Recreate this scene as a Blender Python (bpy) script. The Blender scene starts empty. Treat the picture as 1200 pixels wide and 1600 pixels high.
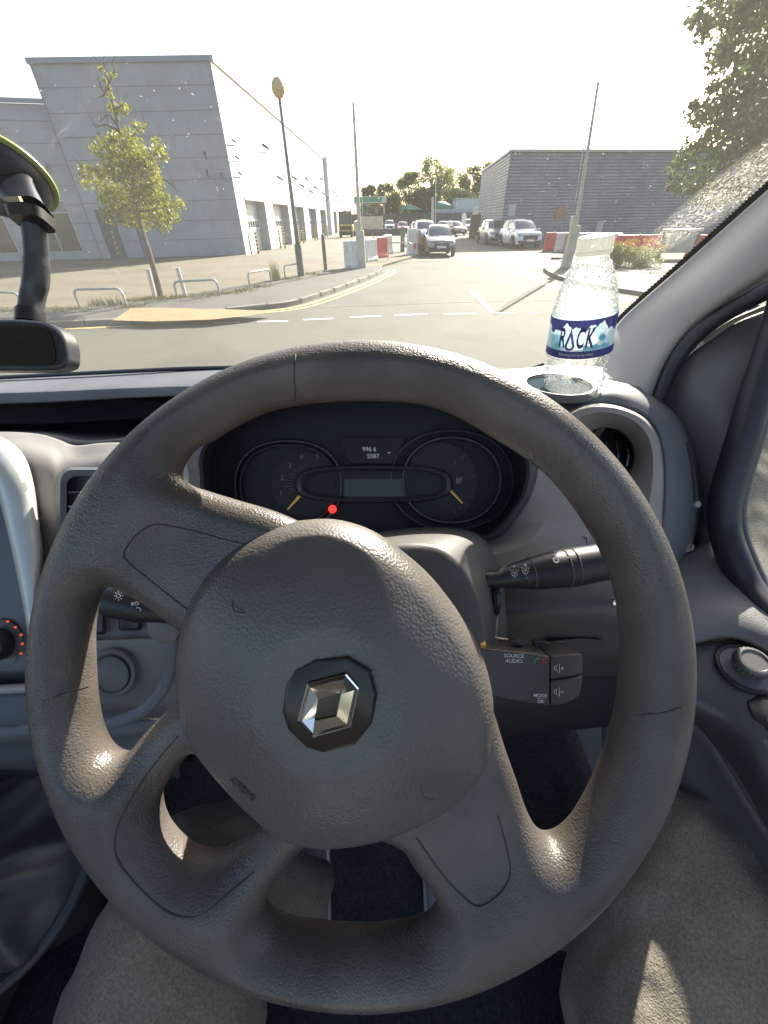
import bpy, math, random
import numpy as np
from mathutils import Vector, Matrix
random.seed(7); np.random.seed(7)
scene = bpy.context.scene
COL = scene.collection
R = math.radians
# ------------------------------------------------------------------ camera
H = 1.8                                   # eye height above the road
FPX, CX, CY = 612.0, 600.0, 800.0         # focal length and centre in photograph pixels (1200 x 1600)
TH, ROLL = R(36.75), R(0.84)
C0 = Vector((0, 0, H))
FW = Vector((0, math.cos(TH), -math.sin(TH)))
_R0, _U0 = Vector((1, 0, 0)), Vector((0, math.sin(TH), math.cos(TH)))
RT = math.cos(ROLL) * _R0 - math.sin(ROLL) * _U0
UP = math.cos(ROLL) * _U0 + math.sin(ROLL) * _R0
cam_data = bpy.data.cameras.new('camera')
cam = bpy.data.objects.new('camera', cam_data); COL.objects.link(cam)
cam.matrix_world = Matrix(((RT.x, UP.x, -FW.x, C0.x), (RT.y, UP.y, -FW.y, C0.y), (RT.z, UP.z, -FW.z, C0.z), (0, 0, 0, 1)))
cam_data.sensor_fit = 'VERTICAL'; cam_data.sensor_height = 36.0
cam_data.lens = FPX / 1600 * 36
cam_data.clip_start = 0.01; cam_data.clip_end = 2000
scene.camera = cam
# ------------------------------------------------------------------ light
AZ, EL = R(27.5), R(28)
SUN = Vector((math.sin(AZ) * math.cos(EL), math.cos(AZ) * math.cos(EL), math.sin(EL)))
world = bpy.data.worlds.new('World'); scene.world = world; world.use_nodes = True
wn = world.node_tree; bg = wn.nodes['Background']
sky = wn.nodes.new('ShaderNodeTexSky'); sky.sky_type = 'NISHITA'; sky.sun_disc = False
sky.sun_elevation = EL; sky.sun_rotation = AZ
sky.air_density = 1.0; sky.dust_density = 2.5; sky.ozone_density = 0.6
wn.links.new(sky.outputs[0], bg.inputs[0]); bg.inputs[1].default_value = 0.09
sl = bpy.data.lights.new('sun', 'SUN'); sl.energy = 4.7; sl.angle = R(0.5); sl.color = (1.0, 0.95, 0.84)
so = bpy.data.objects.new('sun', sl); COL.objects.link(so)
so.rotation_euler = (-SUN).to_track_quat('-Z', 'Y').to_euler(); so.location = (20, 40, 40)
scene.view_settings.view_transform = 'Standard'; scene.view_settings.look = 'None'
scene.view_settings.gamma = 1; scene.view_settings.exposure = 1.74
scene.cycles.max_bounces = 8; scene.cycles.transparent_max_bounces = 24
scene.cycles.sample_clamp_indirect = 6

# ------------------------------------------------------------------ photo pixel -> place
def ray(px, py):
    return RT * ((px - CX) / FPX) + UP * (-(py - CY) / FPX) + FW
def S(px, py, d): return C0 + ray(px, py) * d
def G(px, py, z=0.0):
    r = ray(px, py); t = (z - H) / r.z
    return C0 + r * t
def AT(px, py, Y):
    r = ray(px, py); return C0 + r * (Y / r.y)

# ------------------------------------------------------------------ materials
def M(name, col, rough=0.6, metal=0.0, bump=None, var=None, coat=0.0, spec=0.5, emis=None, alpha=None, bump2=None, sheen=0.0, var2=None, rvar=None):
    """bump=(kind, scale, distance, strength)  var=(scale, amount[, second colour])"""
    m = bpy.data.materials.new(name); m.use_nodes = True
    nt = m.node_tree; b = nt.nodes['Principled BSDF']
    c4 = (*col, 1)
    b.inputs['Base Color'].default_value = c4
    b.inputs['Roughness'].default_value = rough; b.inputs['Metallic'].default_value = metal
    b.inputs['Coat Weight'].default_value = coat; b.inputs['Specular IOR Level'].default_value = spec
    if sheen: b.inputs['Sheen Weight'].default_value = sheen
    if emis: b.inputs['Emission Color'].default_value = (*emis[0], 1); b.inputs['Emission Strength'].default_value = emis[1]
    if alpha is not None: b.inputs['Alpha'].default_value = alpha
    tc = nt.nodes.new('ShaderNodeTexCoord')
    def tex(kind, scale):
        if kind == 'voronoi':
            t = nt.nodes.new('ShaderNodeTexVoronoi'); t.inputs['Scale'].default_value = scale; t.feature = 'SMOOTH_F1'
            t.inputs['Smoothness'].default_value = 0.25
            o = t.outputs['Distance']
        else:
            t = nt.nodes.new('ShaderNodeTexNoise'); t.inputs['Scale'].default_value = scale; t.inputs['Detail'].default_value = 6
            o = t.outputs['Fac']
        nt.links.new(tc.outputs['Object'], t.inputs['Vector']); return o
    if var:
        o = tex('noise', var[0]); mx = nt.nodes.new('ShaderNodeMix'); mx.data_type = 'RGBA'
        c2 = var[2] if len(var) > 2 else tuple(max(0, x * (1 - var[1])) for x in col)
        c1 = col if len(var) > 2 else tuple(min(1, x * (1 + var[1])) for x in col)
        mr = nt.nodes.new('ShaderNodeMapRange'); mr.inputs['From Min'].default_value = 0.32; mr.inputs['From Max'].default_value = 0.68
        nt.links.new(o, mr.inputs['Value']); nt.links.new(mr.outputs[0], mx.inputs['Factor'])
        mx.inputs['A'].default_value = (*c1, 1); mx.inputs['B'].default_value = (*c2, 1)
        nt.links.new(mx.outputs['Result'], b.inputs['Base Color'])
    if var2:
        # stains and patches with shapes of their own
        o = tex('noise', var2[0]); mr = nt.nodes.new('ShaderNodeMapRange'); mr.inputs['From Min'].default_value = var2[1]; mr.inputs['From Max'].default_value = var2[2]
        mr.inputs['To Min'].default_value = 1.0; mr.inputs['To Max'].default_value = var2[3]
        nt.links.new(o, mr.inputs['Value']); hs = nt.nodes.new('ShaderNodeHueSaturation'); nt.links.new(mr.outputs[0], hs.inputs['Value'])
        src = b.inputs['Base Color'].links[0].from_socket if b.inputs['Base Color'].links else None
        if src: nt.links.new(src, hs.inputs['Color'])
        else: hs.inputs['Color'].default_value = c4
        nt.links.new(hs.outputs[0], b.inputs['Base Color'])
    if rvar:
        # handled, polished patches
        o = tex('noise', rvar[0]); mr = nt.nodes.new('ShaderNodeMapRange'); mr.inputs['From Min'].default_value = .38; mr.inputs['From Max'].default_value = .62
        mr.inputs['To Min'].default_value = rvar[1]; mr.inputs['To Max'].default_value = rvar[2]
        nt.links.new(o, mr.inputs['Value']); nt.links.new(mr.outputs[0], b.inputs['Roughness'])
    prev = None
    for bp in (bump, bump2):
        if not bp: continue
        o = tex(bp[0], bp[1]); bn = nt.nodes.new('ShaderNodeBump')
        bn.inputs['Distance'].default_value = bp[2]; bn.inputs['Strength'].default_value = bp[3] if len(bp) > 3 else 1
        nt.links.new(o, bn.inputs['Height'])
        if bp[0] == 'voronoi': bn.invert = True
        if prev: nt.links.new(prev, bn.inputs['Normal'])
        prev = bn.outputs[0]; nt.links.new(prev, b.inputs['Normal'])
    return m

# ------------------------------------------------------------------ scene graph helpers
_loc = {}
def thing(name, label, cat, loc=(0, 0, 0), rz=0.0, group=None):
    o = bpy.data.objects.new(name, None); COL.objects.link(o)
    o.empty_display_size = 0.1
    o.location = loc; o.rotation_euler = (0, 0, rz); _loc[o.name] = Vector(loc)
    o['label'] = label; o['category'] = cat
    if group: o['group'] = group
    return o
def tag(o, label, cat, group=None):
    o['label'] = label; o['category'] = cat
    if group: o['group'] = group
    return o
def link(name, me, parent=None, world=True, kind=None):
    o = bpy.data.objects.new(name, me); COL.objects.link(o)
    if parent:
        o.parent = parent
        if world and parent.name in _loc: o.matrix_parent_inverse = Matrix.Translation(-_loc[parent.name])
    if kind: o['kind'] = kind
    return o
def dup(root, loc, rz, label=None, group=None):
    def cp(o, par):
        c = o.copy(); COL.objects.link(c)
        if par: c.parent = par
        for ch in list(o.children): cp(ch, c)
        return c
    r = cp(root, None); r.location = loc; r.rotation_euler = (0, 0, rz)
    if label: r['label'] = label
    if group: r['group'] = group
    return r

def frame(ax):
    ax = Vector(ax).normalized()
    u = ax.cross(Vector((0, 0, 1)) if abs(ax.z) < 0.9 else Vector((0, 1, 0))).normalized()
    return u, ax.cross(u).normalized()
def rounded(w, h, r, n=5):
    pts = []
    for cx, cy, a0 in ((w/2-r, h/2-r, 0), (-w/2+r, h/2-r, 90), (-w/2+r, -h/2+r, 180), (w/2-r, -h/2+r, 270)):
        for i in range(n + 1):
            a = R(a0 + 90 * i / n); pts.append((cx + r * math.cos(a), cy + r * math.sin(a)))
    return pts
def crom(pts, n, closed=False):
    """Catmull-Rom through pts, n steps per span"""
    P = [Vector(p) for p in pts]; out = []; k = len(P)
    spans = k if closed else k - 1
    for i in range(spans):
        if closed: p0, p1, p2, p3 = P[(i-1) % k], P[i], P[(i+1) % k], P[(i+2) % k]
        else:
            p1, p2 = P[i], P[i+1]; p0 = P[i-1] if i else p1 * 2 - p2; p3 = P[i+2] if i + 2 < k else p2 * 2 - p1
        for j in range(n):
            t = j / n
            out.append(0.5 * ((2*p1) + (p2-p0)*t + (2*p0-5*p1+4*p2-p3)*t*t + (3*p1-p0-3*p2+p3)*t**3))
    if not closed: out.append(P[-1])
    return out

class MB:
    def __init__(s): s.v = []; s.f = []
    def add(s, vs, fs):
        k = len(s.v); s.v += [tuple(v) for v in vs]; s.f += [tuple(i + k for i in f) for f in fs]; return s
    def box(s, c, size, rot=None, bev=0.0):
        x, y, z = size[0]/2, size[1]/2, size[2]/2
        c = Vector(c); m = rot if rot is not None else Matrix.Identity(3)
        if bev <= 0:
            vs = [c + m @ Vector((a*x, b*y, d*z)) for a in (-1, 1) for b in (-1, 1) for d in (-1, 1)]
            fs = [(0,1,3,2), (4,6,7,5), (0,4,5,1), (2,3,7,6), (0,2,6,4), (1,5,7,3)]
            return s.add(vs, fs)
        b = min(bev, x*.99, y*.99, z*.99)          # chamfered box: three stacked outlines
        out = []
        for zz, k in ((-z, b), (-z + b, 0), (z - b, 0), (z, b)):
            out.append([(-x+k, -y+b), (-x+b, -y+k), (x-b, -y+k), (x-k, -y+b), (x-k, y-b), (x-b, y-k), (-x+b, y-k), (-x+k, y-b)])
            out[-1] = [c + m @ Vector((p[0], p[1], zz)) for p in out[-1]]
        return s.loops(out, caps=True)
    def beam(s, a, b, w, h, up=(0, 0, 1)):
        a, b = Vector(a), Vector(b); d = (b - a); L = d.length; d.normalize()
        side = d.cross(Vector(up)).normalized(); u = side.cross(d)
        m = Matrix((side, d, u)).transposed()
        return s.box((a + b) / 2, (w, L, h), m)
    def loops(s, loops, caps=False, closed=True):
        k = len(s.v); n = len(loops[0])
        for l in loops: s.v += [tuple(p) for p in l]
        for i in range(len(loops) - 1):
            for j in range(n if closed else n - 1):
                j2 = (j + 1) % n
                s.f.append((k + i*n + j, k + i*n + j2, k + (i+1)*n + j2, k + (i+1)*n + j))
        if caps:
            s.f.append(tuple(k + j for j in reversed(range(n)))); s.f.append(tuple(k + (len(loops)-1)*n + j for j in range(n)))
        return s
    def tube(s, pts, rad, n=12, caps=True, flat=1.0):
        pts = [Vector(p) for p in pts]; m = len(pts)
        rs = rad if isinstance(rad, (list, tuple)) else [rad] * m
        loops = []; t0 = (pts[1] - pts[0]).normalized(); u, v = frame(t0)
        for i, p in enumerate(pts):
            t = (pts[min(i+1, m-1)] - pts[max(i-1, 0)]).normalized()
            v = (v - t * v.dot(t)).normalized(); u = v.cross(t).normalized()
            loops.append([p + (u * math.cos(2*math.pi*j/n) + v * math.sin(2*math.pi*j/n) * flat) * rs[i] for j in range(n)])
        return s.loops(loops, caps=caps)
    def ring(s, c, nrm, r, rt, n=48, k=10, rx=1.0):
        u, v = frame(nrm); w = Vector(nrm).normalized(); c = Vector(c)
        L = []
        for i in range(n):
            a = 2*math.pi*i/n; o = u*math.cos(a)*rx + v*math.sin(a)
            L.append([c + o * (r + rt*math.cos(2*math.pi*j/k)) + w * rt * math.sin(2*math.pi*j/k) for j in range(k)])
        L.append(L[0]); return s.loops(L)
    def lathe(s, c, ax, prof, n=32, caps=True, fold=None):
        u, v = frame(ax); w = Vector(ax).normalized(); c = Vector(c); L = []
        for q, (r, h) in enumerate(prof):
            L.append([c + w*h + (u*math.cos(2*math.pi*j/n) + v*math.sin(2*math.pi*j/n)) * (r * (fold(j/n, q) if fold else 1)) for j in range(n)])
        return s.loops(L, caps=caps)
    def prism(s, pts, off):
        """closed 3d outline extruded by vector off"""
        a = [Vector(p) for p in pts]; b = [p + Vector(off) for p in a]
        return s.loops([a, b], caps=True)
    def quad(s, a, b, c, d): return s.add([a, b, c, d], [(0, 1, 2, 3)])
    def mesh(s, name):
        me = bpy.data.meshes.new(name); me.from_pydata([tuple(v) for v in s.v], [], s.f); me.update(); return me
    def build(s, name, mat, parent=None, smooth=True, world=True, kind=None, bev=0, sub=0, thick=0, off=0.0, autosmooth=35):
        me = s.mesh(name)
        import bmesh
        bm = bmesh.new(); bm.from_mesh(me)
        if not thick: bmesh.ops.recalc_face_normals(bm, faces=bm.faces)
        bm.to_mesh(me); bm.free()
        if mat: me.materials.append(mat)
        if smooth:
            me.shade_smooth()
            if autosmooth and not sub: me.set_sharp_from_angle(angle=R(autosmooth))
        o = link(name, me, parent, world, kind)
        if thick:
            md = o.modifiers.new('solid', 'SOLIDIFY'); md.thickness = thick; md.offset = off
        if bev:
            md = o.modifiers.new('bevel', 'BEVEL'); md.width = bev; md.segments = 2; md.limit_method = 'ANGLE'; md.angle_limit = R(35)
        if sub:
            md = o.modifiers.new('sub', 'SUBSURF'); md.levels = sub; md.render_levels = sub
        return o

def sheet_pts(rows, nu=6, nv=6, fn=None):
    """rows of photo control points (px,py,d) or world points -> smooth grid of world points"""
    fn = fn or (lambda p: S(*p))
    rr = [crom([fn(p) for p in row], nu) for row in rows]
    cols = [crom([r[j] for r in rr], nv) for j in range(len(rr[0]))]
    return [[cols[j][i] for j in range(len(cols))] for i in range(len(cols[0]))]
def sheet(name, rows, mat, parent, thick=0.004, nu=6, nv=6, fn=None, closed=False, **kw):
    g = sheet_pts(rows, nu, nv, fn)
    mb = MB(); mb.loops(g, closed=False)
    # face the normals to the camera, thickness goes away from it
    a, b, c = Vector(mb.v[0]), Vector(mb.v[1]), Vector(mb.v[len(g[0])])
    i = len(mb.f) // 2; f = mb.f[i]; p = [Vector(mb.v[k]) for k in f]
    nrm = (p[1]-p[0]).cross(p[3]-p[0])
    if nrm.dot(C0 - p[0]) < 0: mb.f = [tuple(reversed(q)) for q in mb.f]
    return mb.build(name, mat, parent, thick=thick, off=-1.0, autosmooth=50, **kw)
def loopsheet(name, loops, mat, parent, n=4, caps=False, fn=None, **kw):
    """closed photo outlines at different depths, skinned together"""
    fn = fn or (lambda p: S(*p))
    L = [crom([fn(p) for p in l], n, closed=True) for l in loops]
    return MB().loops(L, caps=caps).build(name, mat, parent, **kw)
def text(s, size, loc, xdir, ydir, mat, name, parent, depth=0.0002, world=True, align='CENTER', bend=None, shear=0.0, sx=1.0, bold=0.0):
    cu = bpy.data.curves.new('txt', 'FONT'); cu.body = s; cu.size = size; cu.align_x = align; cu.align_y = 'CENTER'
    cu.extrude = depth; cu.shear = shear; cu.offset = bold
    to = bpy.data.objects.new('txt', cu); COL.objects.link(to)
    bpy.context.view_layer.update()
    me = bpy.data.meshes.new_from_object(to.evaluated_get(bpy.context.evaluated_depsgraph_get()))
    bpy.data.objects.remove(to); bpy.data.curves.remove(cu)
    x = Vector(xdir).normalized(); z = x.cross(Vector(ydir)).normalized(); y = z.cross(x)
    loc = Vector(loc)
    if bend:
        for v in me.vertices: v.co = bend(v.co.x * sx, v.co.y, v.co.z)
    else:
        for v in me.vertices: v.co = loc + x * v.co.x * sx + y * v.co.y + z * v.co.z
    me.materials.clear(); me.materials.append(mat)
    return link(name, me, parent, world)
def leaves(name, centers, mat, parent, size, flat=0.6, world=True, kind=None, droop=0.0):
    n = len(centers); c = np.asarray(centers, dtype=np.float64)
    a = np.random.normal(size=(n, 3)); a /= np.linalg.norm(a, axis=1)[:, None]
    b = np.random.normal(size=(n, 3)); b -= a * (a*b).sum(1)[:, None]; b /= np.linalg.norm(b, axis=1)[:, None]
    if droop: a[:, 2] -= droop; a /= np.linalg.norm(a, axis=1)[:, None]
    s = size * np.random.uniform(0.6, 1.3, (n, 1))
    a = a * s; b = b * s * flat
    v = np.stack([c - a, c + b*0.9 - a*0.1, c + a, c - b*0.9 - a*0.1], 1).reshape(-1, 3)
    me = bpy.data.meshes.new(name); me.vertices.add(4*n); me.vertices.foreach_set('co', v.ravel())
    me.loops.add(4*n); me.loops.foreach_set('vertex_index', np.arange(4*n, dtype=np.int32))
    me.polygons.add(n); me.polygons.foreach_set('loop_start', np.arange(0, 4*n, 4, dtype=np.int32))
    me.update(calc_edges=True); me.validate()
    me.materials.append(mat)
    return link(name, me, parent, world, kind)
def leafmat(name, c1, c2, trans=0.35):
    m = bpy.data.materials.new(name); m.use_nodes = True; nt = m.node_tree
    out = nt.nodes['Material Output']; b = nt.nodes['Principled BSDF']; b.inputs['Roughness'].default_value = 0.5
    g = nt.nodes.new('ShaderNodeNewGeometry'); mx = nt.nodes.new('ShaderNodeMix'); mx.data_type = 'RGBA'
    tc = nt.nodes.new('ShaderNodeTexCoord'); ns = nt.nodes.new('ShaderNodeTexNoise'); ns.inputs['Scale'].default_value = 1.3
    ad = nt.nodes.new('ShaderNodeMath'); ad.operation = 'ADD'; ad.inputs[1].default_value = -0.25
    nt.links.new(tc.outputs['Object'], ns.inputs['Vector'])
    ml = nt.nodes.new('ShaderNodeMath'); ml.operation = 'MULTIPLY'; ml.inputs[1].default_value = 0.5
    nt.links.new(g.outputs['Random Per Island'], ml.inputs[0])
    nt.links.new(ns.outputs['Fac'], ad.inputs[0]); a2 = nt.nodes.new('ShaderNodeMath'); a2.operation = 'ADD'
    nt.links.new(ad.outputs[0], a2.inputs[0]); nt.links.new(ml.outputs[0], a2.inputs[1])
    nt.links.new(a2.outputs[0], mx.inputs['Factor']); mx.inputs['A'].default_value = (*c1, 1); mx.inputs['B'].default_value = (*c2, 1)
    nt.links.new(mx.outputs['Result'], b.inputs['Base Color'])
    tr = nt.nodes.new('ShaderNodeBsdfTranslucent'); nt.links.new(mx.outputs['Result'], tr.inputs['Color'])
    ms = nt.nodes.new('ShaderNodeMixShader'); ms.inputs[0].default_value = trans
    nt.links.new(b.outputs[0], ms.inputs[1]); nt.links.new(tr.outputs[0], ms.inputs[2]); nt.links.new(ms.outputs[0], out.inputs[0])
    return m

# ------------------------------------------------------------------ shared materials
rim_mat = M('wheel_rubber', (0.085, 0.072, 0.062), 0.36, bump=('voronoi', 820, 0.0005, 0.55), bump2=('noise', 160, 0.0008, 0.35), var=(22, 0.22), var2=(9, .50, .62, 1.35), rvar=(13, .27, .50))
hub_mat = M('grained_hub', (0.112, 0.100, 0.089), 0.36, bump=('voronoi', 560, 0.0006, 0.45), var=(18, 0.10), rvar=(17, .30, .46))
seam_mat = M('seam_dark', (0.034, 0.030, 0.027), 0.6)
seam_lit = M('seam_highlight', (0.11, 0.10, 0.09), 0.5)  # paler copy of the seam colour, a lit edge painted on seams and marks
dash_mat = M('dash_slate', (0.105, 0.112, 0.122), 0.55, bump=('voronoi', 700, 0.0003, 0.4), var=(12, 0.12))
dash_dark = M('dash_black', (0.024, 0.023, 0.023), 0.6)
dash_grey = M('dash_grey', (0.16, 0.155, 0.145), 0.55, bump=('noise', 900, 0.0002, 0.4), var=(15, 0.08))
beige_mat = M('fascia_beige', (0.25, 0.225, 0.20), 0.5, bump=('noise', 900, 0.00015, 0.3), var=(8, 0.06))
silver_mat = M('silver_trim', (0.52, 0.53, 0.51), 0.32, metal=0.25, var=(20, 0.04))
black_pl = M('black_plastic', (0.022, 0.021, 0.021), 0.38, bump=('noise', 700, 0.0001, 0.3))
gloss_black = M('gloss_black', (0.006, 0.006, 0.007), 0.06, coat=1.0)
white_print = M('white_print', (0.72, 0.72, 0.70), 0.6)
chrome_mat = M('chrome', (0.85, 0.83, 0.80), 0.06, metal=1.0)
door_mat = M('door_vinyl', (0.125, 0.122, 0.117), 0.48, bump=('voronoi', 800, 0.0003, 0.5), var=(14, 0.12))
rubber_seal = M('rubber_seal', (0.020, 0.022, 0.027), 0.45, var=(30, 0.2))

van = thing('van', 'van cab with a grey four spoke steering wheel, dark dashboard and driver door', 'van', (0, 0.3, 0.0))

# ------------------------------------------------------------------ steering wheel (implicit solid, surface nets)
D = 0.235; K = D / FPX
def Pw(px, py, w): return S(px, py, D - w * K)                  # a point w (photo px) nearer than the wheel plane
def Po(px, py, w): return S(px, py, D) - FW * (w * K)           # orthogonal wheel coordinates
def to_plane(p, w):
    f = 1 - w / FPX
    return (CX + (p[0] - CX) * f, CY + (p[1] - CY) * f)
WC = (566.0, 1044.0); R_OUT = 508.0
op_top = [(300,703),(330,687),(380,658),(440,636),(540,625),(640,628),(700,643),(763,677),(858,742),(925,830),(960,905),(975,982),(975,1050),(970,1103),
          (955,1168),(932,1229),(905,1279),(884,1304),(863,1313),(843,1302),(826,1272),(809,1222),(790,1168),(772,1110),(745,1040),(700,960),(640,890),(570,850),(500,830),(430,800),(370,782),(325,768),(292,755),(280,735)]
op_left = [(175,916),(192,923),(216,940),(243,961),(285,995),(310,1030),(305,1070),(275,1098),(250,1122),(221,1151),(198,1178),(183,1182),(165,1172),(152,1147),(143,1105),(138,1032),(139,975),(150,932)]
op_pocket = [(300,1180),(268,1212),(250,1240),(246,1262),(258,1298),(290,1332),(325,1344),(358,1334),(408,1292),(380,1250),(340,1200)]
op_low = [(480,1325),(455,1352),(430,1378),(414,1410),(420,1434),(445,1450),(500,1460),(569,1464),(630,1458),(668,1444),(684,1413),(672,1393),(645,1358),(620,1325),(550,1305)]
def dense(poly, n=5): return np.array([(v.x, v.y) for v in crom([(p[0], p[1], 0) for p in poly], n, closed=True)])
def poly_sd(P, X, Y):
    """signed distance, positive outside the polygon"""
    x, y = X.ravel().astype(np.float32), Y.ravel().astype(np.float32)
    d2 = np.full(x.shape, 1e12, np.float32); ins = np.zeros(x.shape, bool); n = len(P)
    for i in range(n):
        ax, ay = P[i]; bx, by = P[(i+1) % n]; dx, dy = bx-ax, by-ay
        L = dx*dx + dy*dy + 1e-9
        t = np.clip(((x-ax)*dx + (y-ay)*dy) / L, 0, 1)
        d2 = np.minimum(d2, (x-ax-t*dx)**2 + (y-ay-t*dy)**2)
        c = (ay > y) != (by > y)
        ins ^= c & (x < (bx-ax)*(y-ay)/(by-ay if abs(by-ay) > 1e-9 else 1e-9) + ax)
    d = np.sqrt(d2); d[ins] *= -1
    return d.reshape(X.shape)
holes = [dense(o) for o in (op_top, op_left, op_pocket, op_low)]
def wheel_s(X, Y):
    s = R_OUT - np.hypot(X - WC[0], Y - WC[1])
    for h in holes: s = np.minimum(s, poly_sd(h, X, Y))
    return s
def wheel_rm(X, Y):
    rho = np.hypot(X - WC[0], Y - WC[1])
    t = np.clip((rho - 330) / 100, 0, 1); t = t*t*(3-2*t)
    return 40 + 14*t, -14 + 14*t
def wheel_front(x, y):
    X = np.array([[x]], float); Y = np.array([[y]], float)
    s = float(wheel_s(X, Y)[0, 0]); r, m = wheel_rm(X, Y); r = float(r[0, 0]); m = float(m[0, 0])
    return m + math.sqrt(max(r*r - max(r-s, 0)**2, 0))
def surface_nets(F, fn, name):
    F = F.astype(np.float32); nx, ny, nz = F.shape; cs = (nx-1, ny-1, nz-1)
    acc = np.zeros(cs + (3,), np.float32); cnt = np.zeros(cs, np.float32)
    def sub(o): return F[o[0]:o[0]+cs[0], o[1]:o[1]+cs[1], o[2]:o[2]+cs[2]]
    for a in range(3):
        b, c = [q for q in range(3) if q != a]
        for ob in (0, 1):
            for oc in (0, 1):
                o0 = [0, 0, 0]; o0[b] = ob; o0[c] = oc; o1 = list(o0); o1[a] = 1
                f0, f1 = sub(o0), sub(o1); m = (f0 < 0) != (f1 < 0)
                t = f0[m] / (f0[m] - f1[m]); p = np.zeros((len(t), 3), np.float32) + np.array(o0, np.float32); p[:, a] = t
                acc[m] += p; cnt[m] += 1
    act = cnt > 0; idx = np.full(cs, -1, np.int64); idx[act] = np.arange(act.sum())
    co = np.argwhere(act).astype(np.float32) + acc[act] / cnt[act][:, None]
    quads = []
    for a in range(3):
        b, c = (a+1) % 3, (a+2) % 3
        s0 = [slice(None)]*3; s1 = [slice(None)]*3; s0[a] = slice(0, -1); s1[a] = slice(1, None)
        n0 = F[tuple(s0)] < 0; ch = n0 != (F[tuple(s1)] < 0)
        e = np.argwhere(ch); e = e[(e[:, b] > 0) & (e[:, c] > 0) & (e[:, b] < cs[b]) & (e[:, c] < cs[c])]
        eb = np.zeros(3, int); eb[b] = 1; ec = np.zeros(3, int); ec[c] = 1
        q = np.stack([idx[tuple((e - eb - ec).T)], idx[tuple((e - ec).T)], idx[tuple(e.T)], idx[tuple((e - eb).T)]], 1)
        fl = ~n0[tuple(e.T)]; q[fl] = q[fl][:, ::-1]; quads.append(q)
    q = np.concatenate(quads).astype(np.int32)[:, ::-1].copy(); V = fn(co)
    me = bpy.data.meshes.new(name); me.vertices.add(len(V)); me.vertices.foreach_set('co', V.ravel().astype(np.float32))
    me.loops.add(q.size); me.loops.foreach_set('vertex_index', q.ravel()); me.polygons.add(len(q))
    me.polygons.foreach_set('loop_start', np.arange(0, q.size, 4, dtype=np.int32)); me.update(calc_edges=True); me.validate(); me.shade_smooth()
    return me
c0, rt, up, fw = (np.array(v[:]) for v in (C0, RT, UP, FW))
def to_world(x, y, w):
    return c0 + np.outer((x - CX) * K, rt) - np.outer((y - CY) * K, up) + np.outer(D - w * K, fw)
def make_solid(x0, x1, y0, y1, w0, w1, h, field, name):
    xs = np.arange(x0, x1, h); ys = np.arange(y0, y1, h); ws = np.arange(w0, w1, h)
    X, Y = np.meshgrid(xs, ys, indexing='ij'); F = field(X, Y, ws)
    return surface_nets(F, lambda c: to_world(x0 + c[:, 0]*h, y0 + c[:, 1]*h, w0 + c[:, 2]*h), name)
def wheel_field(X, Y, ws):
    s = wheel_s(X, Y)[:, :, None]; r, m = wheel_rm(X, Y); r = r[:, :, None]; m = m[:, :, None]
    return np.sqrt(np.maximum(r - s, 0)**2 + (ws[None, None, :] - m)**2) - r
wheel_me = make_solid(30, 1096, 524, 1588, -62, 66, 3.0, wheel_field, 'steering_wheel')
wheel_me.materials.append(rim_mat)
wheel = link('steering_wheel', wheel_me, van)
sm = wheel.modifiers.new('smooth', 'SMOOTH'); sm.factor = 0.5; sm.iterations = 3

WE = 32
hub_out = [(485,812),(530,815),(580,832),(625,862),(680,910),(730,975),(760,1030),(777,1090),(779,1140),(768,1205),(730,1255),(680,1290),(610,1320),(530,1335),(470,1331),
           (425,1314),(370,1268),(305,1195),(280,1152),(266,1095),(264,1035),(274,975),(295,925),(328,880),(375,843),(430,820)]
hub_poly = dense([to_plane(p, WE) for p in hub_out])
BC = to_plane((515, 1100), 98)
def hub_h(s, X, Y):
    h = -6 + 42*np.sqrt(np.clip(1 - (1 - np.clip(s/32, 0, 1))**2, 0, 1)) + 68*(1 - (1 - np.clip(s/205, 0, 1))**2.1)
    rb = np.hypot(X - BC[0], Y - BC[1]); t = np.clip((104 - rb) / 42, 0, 1); t = t*t*(3-2*t)
    return h - 6*t
def hub_field(X, Y, ws):
    s = -poly_sd(hub_poly, X, Y); h = hub_h(s, X, Y)[:, :, None]; W = ws[None, None, :]; s = s[:, :, None]
    return np.maximum(np.maximum((W - h) * 0.6, -s), -(W + 34))
hx = hub_poly
hub_me = make_solid(hx[:, 0].min()-12, hx[:, 0].max()+12, hx[:, 1].min()-12, hx[:, 1].max()+12, -42, 116, 2.6, hub_field, 'hub')
hub_me.materials.append(hub_mat)
hub = link('hub', hub_me, wheel)
sm = hub.modifiers.new('smooth', 'SMOOTH'); sm.factor = 0.5; sm.iterations = 3
def hub_front(x, y):
    X = np.array([[x]], float); Y = np.array([[y]], float)
    return float(hub_h(-poly_sd(hub_poly, X, Y), X, Y)[0, 0])
def on_surface(p, front, w=40, lift=0.0):
    for _ in range(4): w = front(*to_plane(p, w))
    return Pw(p[0], p[1], w + lift)
def seam_line(pts, front, name, mat, rad=1.2, lift=0.2, closed=False, parent=None):
    P = crom([(p[0], p[1], 0) for p in pts], 5, closed)
    if closed: P.append(P[0])
    return MB().tube([on_surface((p.x, p.y), front, 40, lift) for p in P], rad * K, n=6).build(name, mat, parent or wheel)
inlay1 = [(385,851),(340,840),(304,830),(255,820),(233,822),(209,840),(194,864),(200,878),(236,908),(265,931),(292,952)]
inlay2 = [(278,1150),(233,1205),(195,1267),(179,1313),(191,1355),(250,1416),(288,1433),(318,1427),(350,1402),(396,1363)]
inlay3 = [(650,1308),(691,1366),(725,1402),(747,1416),(772,1404),(793,1379),(797,1352),(788,1310),(778,1275)]
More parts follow.
